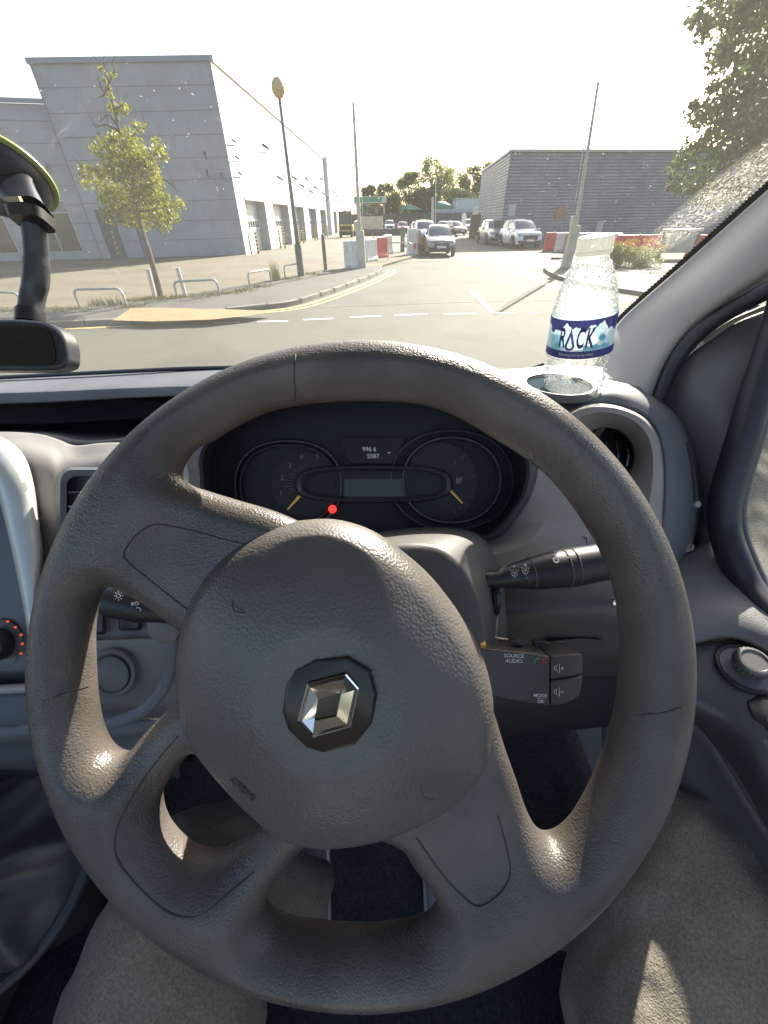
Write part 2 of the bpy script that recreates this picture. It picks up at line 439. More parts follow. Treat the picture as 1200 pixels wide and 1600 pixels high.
for q in (inlay1, inlay2, inlay3): seam_line(q, wheel_front, 'spoke_seam', seam_mat, 1.1)
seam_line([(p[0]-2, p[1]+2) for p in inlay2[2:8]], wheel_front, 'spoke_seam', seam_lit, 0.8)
# joints round the rim
for a0, a1 in ((102, 104), (-7, -10), (186, 184)):
    pts = [(WC[0] + q*math.cos(R(a0*(1-k)+a1*k)), WC[1] - q*math.sin(R(a0*(1-k)+a1*k))) for q, k in ((430,1),(445,.8),(465,.6),(485,.3),(495,.1),(502,0))]
    seam_line(pts, wheel_front, 'rim_joint', seam_mat, 0.9, 0.0)
# badge plate, emblem, embossed marks
oct_ = [(492,1030),(545,1026),(580,1048),(590,1085),(582,1130),(556,1164),(505,1177),(478,1168),(450,1140),(441,1112),(446,1070),(462,1045)]
oc = lambda w, k=1.0: [Pw(515 + (p[0]-515)*k, 1101 + (p[1]-1101)*k, w) for p in oct_]
MB().loops([oc(70), oc(96), oc(99, .975), oc(100, .93)], caps=True).build('badge_plate', M('badge_black', (0.020,0.014,0.011), 0.16, spec=.35), wheel, autosmooth=20)
em_o = [(480,1068),(541,1053),(561,1076),(548,1136),(487,1153),(464,1128)]
em_i = [(497,1093),(530,1083),(533,1085),(526,1119),(493,1126),(492,1122)]
def emb(P, k, w, c=(512.5,1103)): return [Pw(c[0]+(p[0]-c[0])*k, c[1]+(p[1]-c[1])*k, w) for p in P]
mid = [((a[0]*0.72+b[0]*0.28), (a[1]*0.72+b[1]*0.28)) for a, b in zip(em_o, em_i)]
MB().loops([emb(em_o, 1, 99), emb(em_o, 1, 104), emb(em_o, .95, 106), [Pw(p[0], p[1], 112) for p in mid], emb(em_i, 1, 102), emb(em_i, .96, 99)], closed=True).build('emblem', chrome_mat, wheel, smooth=False)
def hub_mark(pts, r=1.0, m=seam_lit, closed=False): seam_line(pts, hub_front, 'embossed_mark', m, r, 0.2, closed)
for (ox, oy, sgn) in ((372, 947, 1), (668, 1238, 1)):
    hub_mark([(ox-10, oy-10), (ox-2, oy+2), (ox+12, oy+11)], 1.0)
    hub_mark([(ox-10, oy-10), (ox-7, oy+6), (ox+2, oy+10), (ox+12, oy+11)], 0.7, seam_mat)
ts = S(379, 1233, D - 82*K)
xd = (RT*0.72 - UP*0.62); yd = (UP*0.72 + RT*0.62)
for w_, off in ((hub_front(*to_plane((379, 1233), 80)), 0),):
    text('AIRBAG', 15*K*0.84, Pw(379, 1233, w_ + 1.0) , xd, yd, seam_mat, 'embossed_mark', wheel, depth=0.0003)

# ------------------------------------------------------------------ dashboard
# (all control points: photo column, photo row, distance along the view axis in metres)
dash = sheet('dashboard', [
    [(-260,604,.86),(-60,592,.85),(100,584,.83),(202,579,.82),(337,574,.80),(560,571,.78),(776,577,.70),(870,570,.62),(960,575,.58)],
    [(-260,616,.78),(-60,603,.77),(100,596,.76),(202,591,.75),(320,586,.73),(560,584,.70),(770,586,.64),(860,580,.56),(960,590,.54)],
    [(-260,627,.71),(-60,614,.70),(80,609,.70),(190,604,.69),(290,601,.68),(520,601,.62),(760,597,.56),(845,590,.51),(950,600,.50)],
    [(-260,634,.695),(-60,621,.69),(80,615,.69),(190,610,.68),(300,607,.67),(520,608,.61),(760,604,.55),(840,598,.495),(945,608,.49)],
    [(-260,648,.70),(-60,634,.695),(80,628,.69),(219,621,.68),(330,617,.66),(520,619,.60),(760,616,.55),(835,612,.50),(940,622,.49)],
    ], dash_mat, van, nu=5, nv=5)
sheet('dash_tray', [
    [(-260,648,.705),(-60,634,.70),(80,628,.695),(219,621,.685),(330,617,.665),(420,617,.64)],
    [(-260,642,.90),(-60,632,.90),(80,626,.90),(219,620,.88),(330,618,.86),(420,618,.85)],
    [(-260,668,.92),(-60,664,.92),(80,664,.92),(219,662,.90),(330,660,.88),(420,660,.86)],
    [(-260,676,.72),(-60,676,.66),(60,678,.63),(115,694,.60),(200,688,.58),(330,684,.57)],
    ], dash_dark, dash, nu=4, nv=4)
sheet('console_top', [
    [(-260,676,.66),(-60,675,.64),(20,675,.62),(65,679,.60),(92,687,.585),(118,696,.575),(160,692,.57),(230,690,.56),(340,684,.55)],
    [(-260,684,.60),(-60,684,.58),(20,684,.57),(70,694,.56),(98,706,.55),(122,712,.545),(165,706,.54),(240,704,.53),(340,700,.52)],
    [(-260,706,.55),(-60,706,.53),(20,706,.52),(74,716,.52),(100,728,.52),(128,728,.515),(170,724,.51),(245,722,.505),(340,720,.50)],
    [(-260,760,.52),(-60,760,.51),(20,760,.505),(78,766,.505),(92,770,.505),(128,770,.50),(170,770,.50),(250,770,.495),(350,770,.49)],
    [(-260,860,.51),(-60,860,.50),(20,860,.50),(78,866,.495),(100,870,.495),(128,870,.49),(180,870,.485),(250,870,.48),(350,870,.47)],
    [(-260,960,.50),(-60,960,.49),(20,960,.485),(78,960,.485),(110,960,.48),(150,962,.475),(200,962,.47),(260,962,.46),(360,960,.45)],
    ], dash_grey, dash, nu=5, nv=5)
# air vent left of the wheel
def rrect_px(x0, y0, x1, y1, r, d, n=5):
    return [((x0+x1)/2 + p[0], (y0+y1)/2 - p[1], d) for p in rounded(x1-x0, y1-y0, r, n)]
L = [[S(*p) for p in rrect_px(90,730,240,885,22,.488)], [S(*p) for p in rrect_px(94,734,236,881,20,.480)], [S(*p) for p in rrect_px(104,744,228,872,15,.484)], [S(*p) for p in rrect_px(108,748,222,868,12,.53)]]
vent = MB().loops(L, caps=False).build('air_vent', M('vent_frame', (0.10,0.102,0.105), 0.45), dash)
MB().prism([S(*p) for p in rrect_px(104,744,228,872,12,.53)], FW*.004).build('vent_back', dash_dark, dash)
for i in range(5):
    y = 768 + i*22
    MB().beam(S(106,y,.494), S(226,y-4,.494), 0.018, 0.0022, up=(0,.5,1)).build('vent_slat', gloss_black if i % 2 else black_pl, dash)
# silver surround of the centre console
sheet('silver_trim', [
    [(-180,668,.55),(-70,668,.535),(-20,676,.52),(16,690,.51),(40,716,.505),(52,752,.50),(60,800,.50),(68,860,.495),(66,900,.49),(62,945,.485),(56,1000,.48)],
    [(-180,676,.52),(-70,676,.505),(-25,686,.49),(8,702,.48),(30,728,.475),(44,762,.47),(52,806,.47),(60,862,.465),(58,902,.46),(55,946,.455),(52,1000,.45)],
    [(-180,716,.50),(-80,712,.49),(-40,722,.477),(-12,738,.468),(2,764,.464),(10,798,.462),(18,834,.46),(27,876,.458),(34,915,.455),(40,950,.452),(46,1000,.448)],
    [(-180,726,.52),(-84,722,.51),(-48,732,.50),(-20,746,.495),(-5,770,.49),(4,802,.49),(13,838,.488),(22,880,.485),(30,918,.48),(37,952,.475),(44,1000,.47)],
    ], silver_mat, dash, nu=5, nv=4)
sheet('centre_screen', [[(-260,720,.502),(-60,720,.498),(30,740,.494)], [(-260,860,.49),(-60,860,.486),(40,860,.482)], [(-260,960,.486),(-60,960,.482),(66,960,.478)],
    [(-260,1074,.48),(-60,1072,.474),(90,1066,.468)]], M('console_panel', (0.075,0.078,0.08), 0.35, var=(10, .1)), dash, nu=4, nv=4)
sheet('console_strip', [[(-260,1068,.47),(-60,1070,.464),(30,1068,.46),(120,1060,.455)], [(-260,1078,.458),(-60,1079,.452),(30,1077,.448),(120,1070,.444)], [(-260,1086,.47),(-60,1086,.464),(30,1084,.46),(120,1078,.455)]], silver_mat, dash, nu=4, nv=3)
sheet('lower_console', [
    [(-260,1082,.47),(-60,1082,.464),(60,1080,.46),(170,1076,.455),(280,1070,.45)],
    [(-260,1128,.455),(-60,1128,.45),(60,1126,.446),(170,1122,.44),(280,1110,.44)],
    [(-260,1140,.445),(-60,1140,.44),(60,1138,.436),(170,1134,.432),(280,1122,.43)],
    [(-260,1158,.45),(-60,1160,.444),(60,1156,.44),(170,1152,.436),(280,1140,.436)],
    [(-260,1166,.49),(-60,1168,.484),(60,1164,.48),(170,1158,.476),(280,1150,.47)],
    [(-260,1200,.51),(-60,1192,.505),(60,1190,.50),(170,1190,.50),(280,1190,.50)],
    [(-260,1225,.62),(-60,1206,.60),(60,1204,.59),(170,1215,.59),(280,1220,.59)]], dash_mat, dash, nu=4, nv=5)
# heater knob
kn = MB().lathe(S(2,1006,.478), -FW, [(0.030,0),(0.0302,.003),(0.0285,.005),(0.0262,.004)], 40, caps=True).build('control_knob', M('knob_ring', (0.10,0.10,0.098), 0.35), dash)
MB().lathe(S(0,1006,.474), -FW, [(0.019,0),(0.0188,.012),(0.0165,.016),(0.010,.0165)], 32).build('knob_cap', black_pl, dash)
redp = M('red_print', (0.75,0.07,0.03), 0.5, emis=((0.9,0.08,0.03), 0.25))
for px, py in ((12,971),(24,980),(33,992),(35,1006),(33,1021)):
    MB().box(S(px,py,.4695), (0.0022,0.0016,0.0022), Matrix((RT, FW, UP)).transposed()).build('knob_mark', redp, dash)
# switch panel, blanks and round cap behind the left opening
sheet('switch_panel', [
    [(80,900,.46),(160,900,.455),(240,900,.45),(330,905,.44)],
    [(80,990,.445),(160,992,.44),(240,994,.435),(330,1000,.43)],
    [(80,1005,.435),(160,1004,.43),(240,1000,.425),(330,1000,.42)],
    [(80,1050,.44),(160,1050,.435),(240,1050,.43),(330,1050,.42)],
    [(80,1110,.445),(160,1110,.44),(240,1105,.435),(330,1080,.42)]], dash_grey, dash, nu=5, nv=5)
for x0, x1, y0, y1 in ((116,165,945,992),(185,221,940,986)):
    L = [[S(*p) for p in rrect_px(x0,y0,x1,y1,5,.442)], [S(*p) for p in rrect_px(x0+2,y0+2,x1-2,y1-2,4,.431)], [S(*p) for p in rrect_px(x0+5,y0+5,x1-5,y1-5,3,.429)]]
    MB().loops(L, caps=True).build('switch_blank', black_pl, dash)
MB().ring(S(176,1052,.424), -FW, .0235, .0028, 40, 8).lathe(S(176,1052,.430), -FW, [(.021,0),(.0205,.005),(.019,.006)], 40).build('round_cap', M('cap_grey', (0.105,0.105,0.10), 0.5), dash)
MB().tube([S(*p) for p in [(p.x, p.y, p.z) for p in crom([(275,960,.40),(272,1010,.40),(262,1060,.402),(238,1098,.405),(205,1120,.408),(165,1132,.41),(110,1138,.415),(30,1142,.42)], 6)]], .0065, 12, flat=.7).build('trim_arc', dash_mat, dash)
# ------------------------------------------------------------------ instrument binnacle
lip = [(311,745),(310,715),(322,690),(352,662),(410,638),(480,626),(560,621),(640,623),(712,634),(770,660),(812,694),(829,728),(824,766),(806,800),(772,836),(700,848),(560,850),(420,850),(345,838),(316,800)]
cc = (575, 740)
def lp(k, d, dy=0): return [(cc[0]+(p[0]-cc[0])*k, cc[1]+(p[1]-cc[1])*k+dy, d) for p in lip]
fo = [(255,760,.455),(252,700,.47),(262,672,.50),(300,640,.48),(380,606,.47),(470,600,.465),(560,598,.46),(640,600,.46),(730,606,.455),(810,625,.45),(880,650,.45),(905,690,.44),(930,750,.425),(935,800,.41),(900,872,.395),(790,910,.395),(560,920,.42),(400,920,.42),(320,890,.43),(262,830,.45)]
fm = [((p[0]*.35+q[0]*.65), (p[1]*.35+q[1]*.65), p[2]-.012) for p, q in zip(fo, lp(1.03,.41))]
fascia = loopsheet('fascia', [fo, fm, lp(1.0,.408), lp(.99,.415)], beige_mat, dash, n=5)
slate_lip = M('hood_lip', (0.045, 0.047, 0.052), 0.5, bump=('noise', 800, .0002, .3))
clus = loopsheet('instrument_cluster', [lp(1.10,.47,-4), lp(1.045,.415,-2), lp(1.018,.392), lp(.995,.388), lp(.975,.392), lp(.965,.43), lp(.93,.455)], slate_lip, van)
mface = M('cluster_face', (0.022,0.024,0.030), 0.55)
mdial = M('dial_face', (0.034,0.034,0.037), 0.55)
mbez = M('cluster_bezel', (0.075,0.076,0.080), 0.35)
MB().prism([S(p.x, p.y, .452) for p in crom([(q[0], q[1], 0) for q in lp(.97,.45)], 3, closed=True)], FW*.004).build('cluster_face', mface, clus)
def ell(cx, cy, rx, ry, d, n=2.0, N=64):
    o = []
    for i in range(N):
        a = 2*math.pi*i/N; c, s_ = math.cos(a), math.sin(a)
        o.append(S(cx + rx*math.copysign(abs(c)**(2/n), c), cy - ry*math.copysign(abs(s_)**(2/n), s_), d))
    return o
def ringloop(name, cx, cy, rx, ry, n, wpx, d, mat, h=.004):
    MB().loops([ell(cx,cy,rx,ry,d+.003,n), ell(cx,cy,rx-wpx*.3,ry-wpx*.3,d-h,n), ell(cx,cy,rx-wpx*.7,ry-wpx*.7,d-h,n), ell(cx,cy,rx-wpx,ry-wpx,d+.003,n)]).build(name, mat, clus)
ringloop('dial_bezel', 450, 758, 86, 72, 2.3, 6, .446, mbez); ringloop('dial_bezel', 450, 758, 76, 64, 2.3, 3, .447, mbez)
ringloop('dial_bezel', 706, 750, 97, 79, 2.2, 4, .446, mbez); ringloop('dial_bezel', 706, 750, 80, 70, 2.1, 7, .444, mbez)
MB().prism(ell(690,753,56,61,.448), FW*.002).build('dial_disc', mdial, clus); ringloop('dial_bezel', 690, 753, 57, 62, 2, 1.5, .447, mbez, .001)
MB().prism(ell(478,757,54,50,.448), FW*.002).build('dial_disc', mdial, clus)
pod = MB().loops([ell(584,756,124,30,.45,3.2), ell(584,756,120,28,.436,3.2), ell(584,756,114,24,.434,3.2), ell(584,756,108,20,.442,3.2)]).build('display_pod', mbez, clus)
MB().prism(ell(584,756,110,22,.443,3.2), FW*.003).build('display_face', mface, clus)
lcd = M('lcd_grey', (0.085,0.092,0.085), 0.25)
def rect_px(x0, y0, x1, y1, d): return [S(x0,y0,d), S(x1,y0,d), S(x1,y1,d), S(x0,y1,d)]
MB().prism(rect_px(538,748,632,776,.4415), FW*.002).build('lcd_display', lcd, clus)
MB().prism([S(*p) for p in ((530,684,.447),(632,684,.447),(622,716,.447),(612,724,.447),(554,724,.447),(542,716,.447))], FW*.002).build('top_display', M('top_lcd', (0.022,0.024,0.030), 0.3), clus)
dimp = M('dim_print', (0.24,0.23,0.20), 0.6); ylw = M('needle_yellow', (0.50,0.37,0.10), 0.5, emis=((0.8,0.6,0.15), 0.05))
k45 = .447/FPX
def ctext(s, px, py, hpx, mat=None, d=.4465, rot=0, name='print_mark', par=None, **kw):
    x = RT*math.cos(R(rot)) + UP*math.sin(R(rot)); y = -RT*math.sin(R(rot)) + UP*math.cos(R(rot))
    return text(s, hpx*1.38*d/FPX, S(px,py,d), x, y, mat or dimp, name, par or clus, depth=.0001, **kw)
for s_, px, py in (('1',439,771),('2',441,747),('3',453,728),('4',471,714),('5',496,713)): ctext(s_, px, py, 8)
glow = M('display_glow', (0.3,0.33,0.36), 0.6, emis=((0.55,0.62,0.72), 0.09))
ctext('996 6', 577, 702, 7, glow, d=.4462); ctext('5587', 583, 713, 7, glow, d=.4462); ctext('-', 608, 706, 12, glow, d=.4462)
ctext('1', 711, 723, 9); ctext('/', 722, 715, 7)
tick = MB()
for i in range(22):
    a = R(205 - i*9.5); r0, r1 = (21, 30) if i % 2 else (19, 33)
    c = (479, 757); e = lambda r: S(c[0]+r*1.0*math.cos(a), c[1]-r*math.sin(a), .4462)
    tick.beam(e(r0), e(r1), .0004, .0002, up=-FW)
tick.build('dial_ticks', dimp, clus, smooth=False)
tick = MB()
for i in range(10):
    a = R(50 - i*13); e = lambda r: S(690+r*math.cos(a), 753-r*math.sin(a), .4462)
    tick.beam(e(47), e(54), .0004, .0002, up=-FW)
tick.build('dial_ticks', dimp, clus, smooth=False)
MB().prism([S(*p) for p in ((466,774,.444),(470,776,.444),(450,797,.444),(448,796,.444))], FW*.001).build('needle', ylw, clus, smooth=False)
MB().prism([S(*p) for p in ((699,764,.444),(702,762,.444),(723,785,.444),(722,787,.444))], FW*.001).build('needle', ylw, clus, smooth=False)
MB().box(S(716,751,.4465), (.0058,.0002,.0066), Matrix((RT,FW,UP)).transposed()).box(S(721,748,.4465), (.001,.0002,.005), Matrix((RT,FW,UP)).transposed()).build('fuel_symbol', dimp, clus)
MB().lathe(S(519.5,795.5,.4425), -FW, [(.0046,0),(.0044,.0009),(.003,.0012)], 20).build('warning_lamp', M('warning_red', (0.8,0.02,0.02), 0.4, emis=((1.0,0.02,0.015), 1.1)), clus)
ctext('!', 519.5, 795.5, 6, M('lamp_mark', (0.25,0.01,0.01), 0.5), d=.4405, name='lamp_symbol')
# ------------------------------------------------------------------ vent pod, cup holder
pod_out = [(905,636),(950,632),(992,644),(1018,664),(1032,694),(1037,735),(1036,790),(1030,840),(1000,872),(930,880),(880,850),(862,790),(858,720),(872,662)]
def pl(k, d, c=(950,745)): return [(c[0]+(p[0]-c[0])*k, c[1]+(p[1]-c[1])*k, d) for p in pod_out]
def mixl(k, d, c=(947,712), r=45):
    o = []
    for p in pod_out:
        a = math.atan2(p[1]-c[1], p[0]-c[0]); q = (c[0]+r*math.cos(a), c[1]+r*math.sin(a))
        o.append((p[0]*(1-k)+q[0]*k, p[1]*(1-k)+q[1]*k, d))
    return o
ventpod = loopsheet('vent_pod', [pl(1.03,.47), pl(1.0,.435), pl(.965,.418), mixl(.35,.416), mixl(.72,.432), mixl(1.0,.45), mixl(1.04,.46)], beige_mat, dash)
MB().ring(S(947,712,.452), -FW, .0335, .0018, 40, 8).build('vent_rim', black_pl, dash)
MB().lathe(S(947,712,.50), -FW, [(.034,0),(.036,.045)], 40, caps=False).prism([S(947+46*math.cos(R(a)),712+46*math.sin(R(a)),.49) for a in range(0,360,12)], FW*.003).build('vent_barrel', dash_dark, dash)
for dx in (-24, -8, 8, 24):
    MB().tube([S(947+dx+6, 676+abs(dx)*.35, .47), S(947+dx+11, 712, .463), S(947+dx+6, 748-abs(dx)*.35, .47)], .0022, 8).build('vent_slat', gloss_black, dash)
# dark side cheek of the pod
sheet('pod_side', [
    [(905,634,.44),(950,628,.44),(995,640,.438),(1024,662,.436),(1036,695,.435),(1040,735,.434),(1038,800,.434),(1030,872,.434)],
    [(920,612,.45),(965,612,.448),(1015,632,.446),(1046,660,.444),(1058,695,.442),(1064,735,.44),(1064,800,.44),(1052,876,.442)],
    [(940,600,.48),(985,606,.475),(1030,630,.47),(1062,662,.465),(1078,700,.462),(1088,745,.46),(1090,805,.46),(1070,872,.465)],
    [(950,598,.55),(995,602,.54),(1038,626,.53),(1070,660,.52),(1086,700,.515),(1096,750,.51),(1097,812,.51),(1078,866,.51)]], dash_mat, dash, nu=6, nv=6)
MB().tube([S(*p) for p in ((1072,690,.455),(1080,720,.452),(1085,755,.450),(1088,785,.450))], [.0016,.0026,.003,.0032], 8).build('demister_slot', dash_dark, dash)
MB().lathe(S(1088,788,.4485), -FW, [(.0042,0),(.0036,.003),(.001,.0035)], 16).build('demister_knob', M('demist_grey', (.25,.27,.28), .3), dash)
# top of the pod with the cup holder
pod_top_mat = M('pod_top', (0.11,0.103,0.092), 0.6, spec=.25, bump=('noise', 900, .0002, .3))
sheet('pod_top', [
    [(760,592,.56),(820,588,.53),(880,588,.52),(940,592,.51),(1000,604,.50)],
    [(775,606,.52),(826,600,.50),(880,600,.49),(944,604,.48),(1010,622,.47)],
    [(800,624,.48),(835,620,.465),(885,622,.455),(945,618,.452),(1005,636,.448)],
    [(820,650,.45),(850,646,.44),(895,640,.438),(945,630,.44),(1000,642,.44)],
    [(850,690,.44),(865,670,.435),(900,648,.432),(945,636,.434),(995,646,.436)]], pod_top_mat, dash, nu=5, nv=5)
cupc = S(872, 604, .468)
ub = Vector((0,0,1))
cup = MB().lathe(cupc - ub*.004, ub, [(.0435,0),(.0435,.006),(.041,.0085),(.0375,.008),(.0355,.004),(.0350,-.001)], 48, caps=False).build('cup_holder', M('cup_ring', (0.13,0.13,0.12), 0.4), dash)
MB().lathe(cupc - ub*.0015, ub, [(.0355,0),(.0355,.002)], 48).build('cup_insert', M('cup_blue', (0.05,0.072,0.085), 0.95, spec=.0), dash)
# ------------------------------------------------------------------ lower right dash
sheet('knee_panel', [
    [(700,868,.43),(780,872,.42),(860,876,.41),(960,880,.41),(1060,880,.42)],
    [(700,920,.42),(780,918,.40),(860,916,.39),(960,916,.385),(1060,916,.39)],
    [(700,968,.41),(780,960,.39),(860,958,.38),(960,956,.375),(1060,956,.38)],
    [(700,1000,.43),(780,1000,.41),(860,1000,.40),(960,1000,.395),(1060,1000,.40)],
    [(700,1040,.46),(780,1040,.44),(860,1036,.43),(960,1034,.43),(1060,1030,.43)],
    [(700,1080,.56),(780,1080,.56),(860,1076,.56),(960,1070,.56),(1060,1060,.56)]], M('knee_brown', (0.075,0.062,0.060), 0.45, var=(10,.15)), dash, nu=5, nv=5)
for x in (861, 905):
    L = [[S(*p) for p in rrect_px(x-13,838,x+13,872,3,.404)], [S(*p) for p in rrect_px(x-12,839,x+12,871,3,.398)], [S(*p) for p in rrect_px(x-10,842,x+10,869,2,.400)]]
    MB().loops(L, caps=True).build('switch_blank', M('blank_brown', (0.11,0.09,0.08), .5), dash)
MB().lathe(S(960,940,.37), -FW, [(.004,0),(.0036,.004),(.0015,.005)], 16).build('panel_screw', chrome_mat, dash)
MB().prism([S(*p) for p in crom([(848,1004,.392),(900,998,.391),(936,1000,.39),(944,1008,.39),(936,1018,.392)], 4)] + [S(880,1030,.40)], FW*.004).build('fuse_flap', M('flap_brown', (0.04,0.034,0.034), .5), dash)
# steering column shroud
sh_mat = M('shroud_grey', (0.085,0.081,0.075), 0.5, bump=('noise', 900, .0003, .5), var=(20,.15))
col_ = sheet('steering_column', [
    [(520,840,.42),(580,832,.42),(650,824,.42),(725,826,.42),(768,846,.42),(786,882,.42),(794,930,.42),(797,990,.42),(780,1060,.42)],
    [(520,846,.36),(580,838,.36),(650,830,.36),(715,832,.36),(752,850,.36),(770,884,.36),(780,930,.36),(786,990,.36),(775,1050,.36)],
    [(520,856,.315),(580,848,.315),(640,844,.315),(690,850,.312),(722,870,.31),(742,902,.308),(754,940,.306),(760,990,.305),(760,1040,.305)],
    [(520,870,.30),(580,862,.30),(636,856,.30),(678,862,.30),(706,880,.298),(728,908,.297),(742,945,.296),(750,990,.296),(752,1035,.296)],
    [(520,900,.298),(580,900,.298),(630,905,.298),(660,915,.298),(680,930,.297),(695,950,.296),(704,975,.296),(708,1000,.296),(708,1030,.296)],
    [(520,1000,.298),(560,1000,.298),(590,1000,.298),(620,1000,.298),(640,1000,.297),(650,1005,.296),(655,1010,.296),(660,1015,.296),(660,1030,.296)]], sh_mat, van, nu=5, nv=5)
sheet('lower_shroud', [
    [(500,1000,.33),(650,1000,.32),(770,1000,.32),(792,1000,.36),(800,1000,.42)],
    [(500,1080,.33),(650,1080,.32),(762,1070,.32),(784,1065,.36),(794,1060,.42)],
    [(500,1140,.36),(650,1140,.35),(740,1120,.35),(760,1110,.38),(770,1100,.43)]], sh_mat, col_, nu=4, nv=4)
MB().ring(S(770,935,.345), RT, .012, .004, 24, 8, rx=1.0).build('stalk_collar', black_pl, col_)
# wiper stalk
stalk_mat = M('stalk_black', (0.018,0.018,0.019), 0.42, bump=('noise', 900, .0002, .4))
prof = [(752,906,10),(757,906,13.5),(775,905,14),(795,901,18),(830,896,24.5),(860,891,28),(890,887,30),(930,880,29),(975,873,29),(985,872,24)]
sd = .335
def stalk_pts(n=5):
    P = crom(prof, n); return [(p.x, p.y, p.z) for p in P]
sp_ = stalk_pts()
stalk = MB().tube([S(p[0], p[1], sd) for p in sp_], [p[2]*sd/FPX for p in sp_], 28).build('wiper_stalk', stalk_mat, van)
for x, y, r in ((829,896,24.8),(882,888,29.9),(895,886,30.2)):
    MB().ring(S(x,y,sd), (S(x+10,y-1.4,sd)-S(x,y,sd)), r*sd/FPX, .0005, 32, 6).build('stalk_groove', M('groove_worn', (.10,.09,.075), .5) if x != 829 else seam_lit, stalk)
def on_stalk(px, py):
    """depth of the stalk surface seen at a photo pixel"""
    b = min(sp_, key=lambda p: abs(p[0]-px)); dy = (py-b[1]) * sd/FPX; r = b[2]*sd/FPX
    dep = math.sqrt(max(r*r - dy*dy, 0)); n = (-FW*dep - UP*dy).normalized()
    d = sd - dep - .0003
    return S(px, py, d), n, d
def mark_stalk(s, px, py, h, rot=8, name='stalk_mark', parent=stalk):
    p, n, d = on_stalk(px, py)
    x = (RT*math.cos(R(rot)) + UP*math.sin(R(rot))); y = n.cross(x)
    return text(s, h*1.38*d/FPX, p, x, y, white_print, name, parent, depth=.0001, bold=.00002)
def rings_stalk(px, py, r):
    p, n, d = on_stalk(px, py); MB().ring(p, n, r*d/FPX, .00022, 20, 5).build('stalk_mark', white_print, stalk)
mark_stalk('0', 821, 883, 5); mark_stalk('1', 823, 903, 4); mark_stalk('2', 828, 912, 4); mark_stalk('\u2022', 803, 885, 6)
for r_, y in ((2.2,862),(2.8,867),(4.2,875)): rings_stalk(868.5, y, r_)
mark_stalk('\u2022', 888, 871, 5)
for px, py in ((804,897),(821,893)):                                                  # washer-jet symbols
    p, n, d = on_stalk(px, py); q = d/FPX; x = RT; y = n.cross(x)
    W = lambda a, b: p + x*a*q + y*b*q
    m_ = MB()
    m_.tube([W(-5,1), W(-3,-3), W(3,-3), W(5,1), W(0,3), W(-5,1)], .0002, 5).tube([W(-3,-3), W(2,2)], .0002, 5)
    for a in (-5,-2,2,5): m_.tube([W(a,4), W(a*1.3,7)], .0002, 5)
    m_.tube([W(-1,-5), W(1,-5)], .0002, 5); m_.build('stalk_mark', white_print, stalk)
# audio remote
rem_mat = M('remote_brown', (0.075,0.064,0.057), 0.40, bump=('noise', 900, .0002, .3))
def plate(front, d0, d1, name, mat, parent, bev=.0012, dx=0):
    a = [S(p[0], p[1], d0) for p in front]; off = FW*(d1-d0)
    return MB().prism(a, off).build(name, mat, parent, bev=bev, autosmooth=30)
remote = plate([(742,1012),(790,1017),(838,1022),(859,1026),(859,1103),(840,1101),(790,1093),(742,1082)], .298, .333, 'audio_remote', rem_mat, van)
plate([(861,1026),(895,1023),(909,1022),(911,1036),(911,1053),(890,1058),(861,1062)], .298, .328, 'volume_button', rem_mat, remote)
plate([(861,1064),(890,1060),(911,1055),(909,1075),(906,1087),(894,1096),(878,1101),(861,1103)], .298, .328, 'volume_button', rem_mat, remote)
plate([(797,1000),(806,1001),(818,1007),(818,1011),(806,1009),(798,1004)], .309, .315, 'top_button', black_pl, remote, .0005)
plate([(834,1002),(850,1002),(862,1007),(850,1011),(836,1012)], .309, .315, 'top_button', black_pl, remote, .0005)
fd = .2976
def rtext(s, px, py, h, mat=white_print, **kw):
    text(s, h*1.38*fd/FPX, S(px,py,fd), RT - UP*.04, UP, mat, 'button_print', remote, depth=.0001, **kw)
rtext('SOURCE', 803, 1025, 6, bold=.00002); rtext('AUDIO', 803, 1033, 6, bold=.00002); rtext('MODE', 844, 1087, 5.5, bold=.00002); rtext('OK', 845, 1096, 5.5, bold=.00002)
q = fd/FPX
def W2(px, py): return S(px, py, fd)
MB().tube([W2(838,1091), W2(852,1091.5)], .0001, 4).build('button_print', white_print, remote)
for (py, plus) in ((1044, True), (1081, False)):
    x0 = 866
    m_ = MB().tube([W2(x0,py-3), W2(x0+3,py-3), W2(x0+3,py+3), W2(x0,py+3), W2(x0,py-3)], .00025, 5).tube([W2(x0+3,py-3), W2(x0+8,py-7), W2(x0+8,py+7), W2(x0+3,py+3)], .00025, 5).tube([W2(x0+10,py), W2(x0+15,py)], .00025, 5)
    if plus: m_.tube([W2(x0+12.5,py-3), W2(x0+12.5,py+3)], .00025, 5)
    m_.build('button_print', white_print, remote)
for x0, mt in ((838, M('green_print', (.03,.45,.12), .5)), (850, M('red_print2', (.6,.05,.04), .5))):
    m_ = MB().tube([W2(x0-3,1037), W2(x0-3,1033), W2(x0,1029.5), W2(x0+4,1029)], [.0006,.0004,.0004,.0006], 6)
    if x0 == 850: m_.tube([W2(x0-3,1030), W2(x0+4,1037)], .0003, 5)
    m_.build('button_print', mt, remote)
MB().box(S(754,1007,.297), (.004,.004,.004)).build('orange_tab', M('orange_tab', (.7,.35,.05), .5), remote)
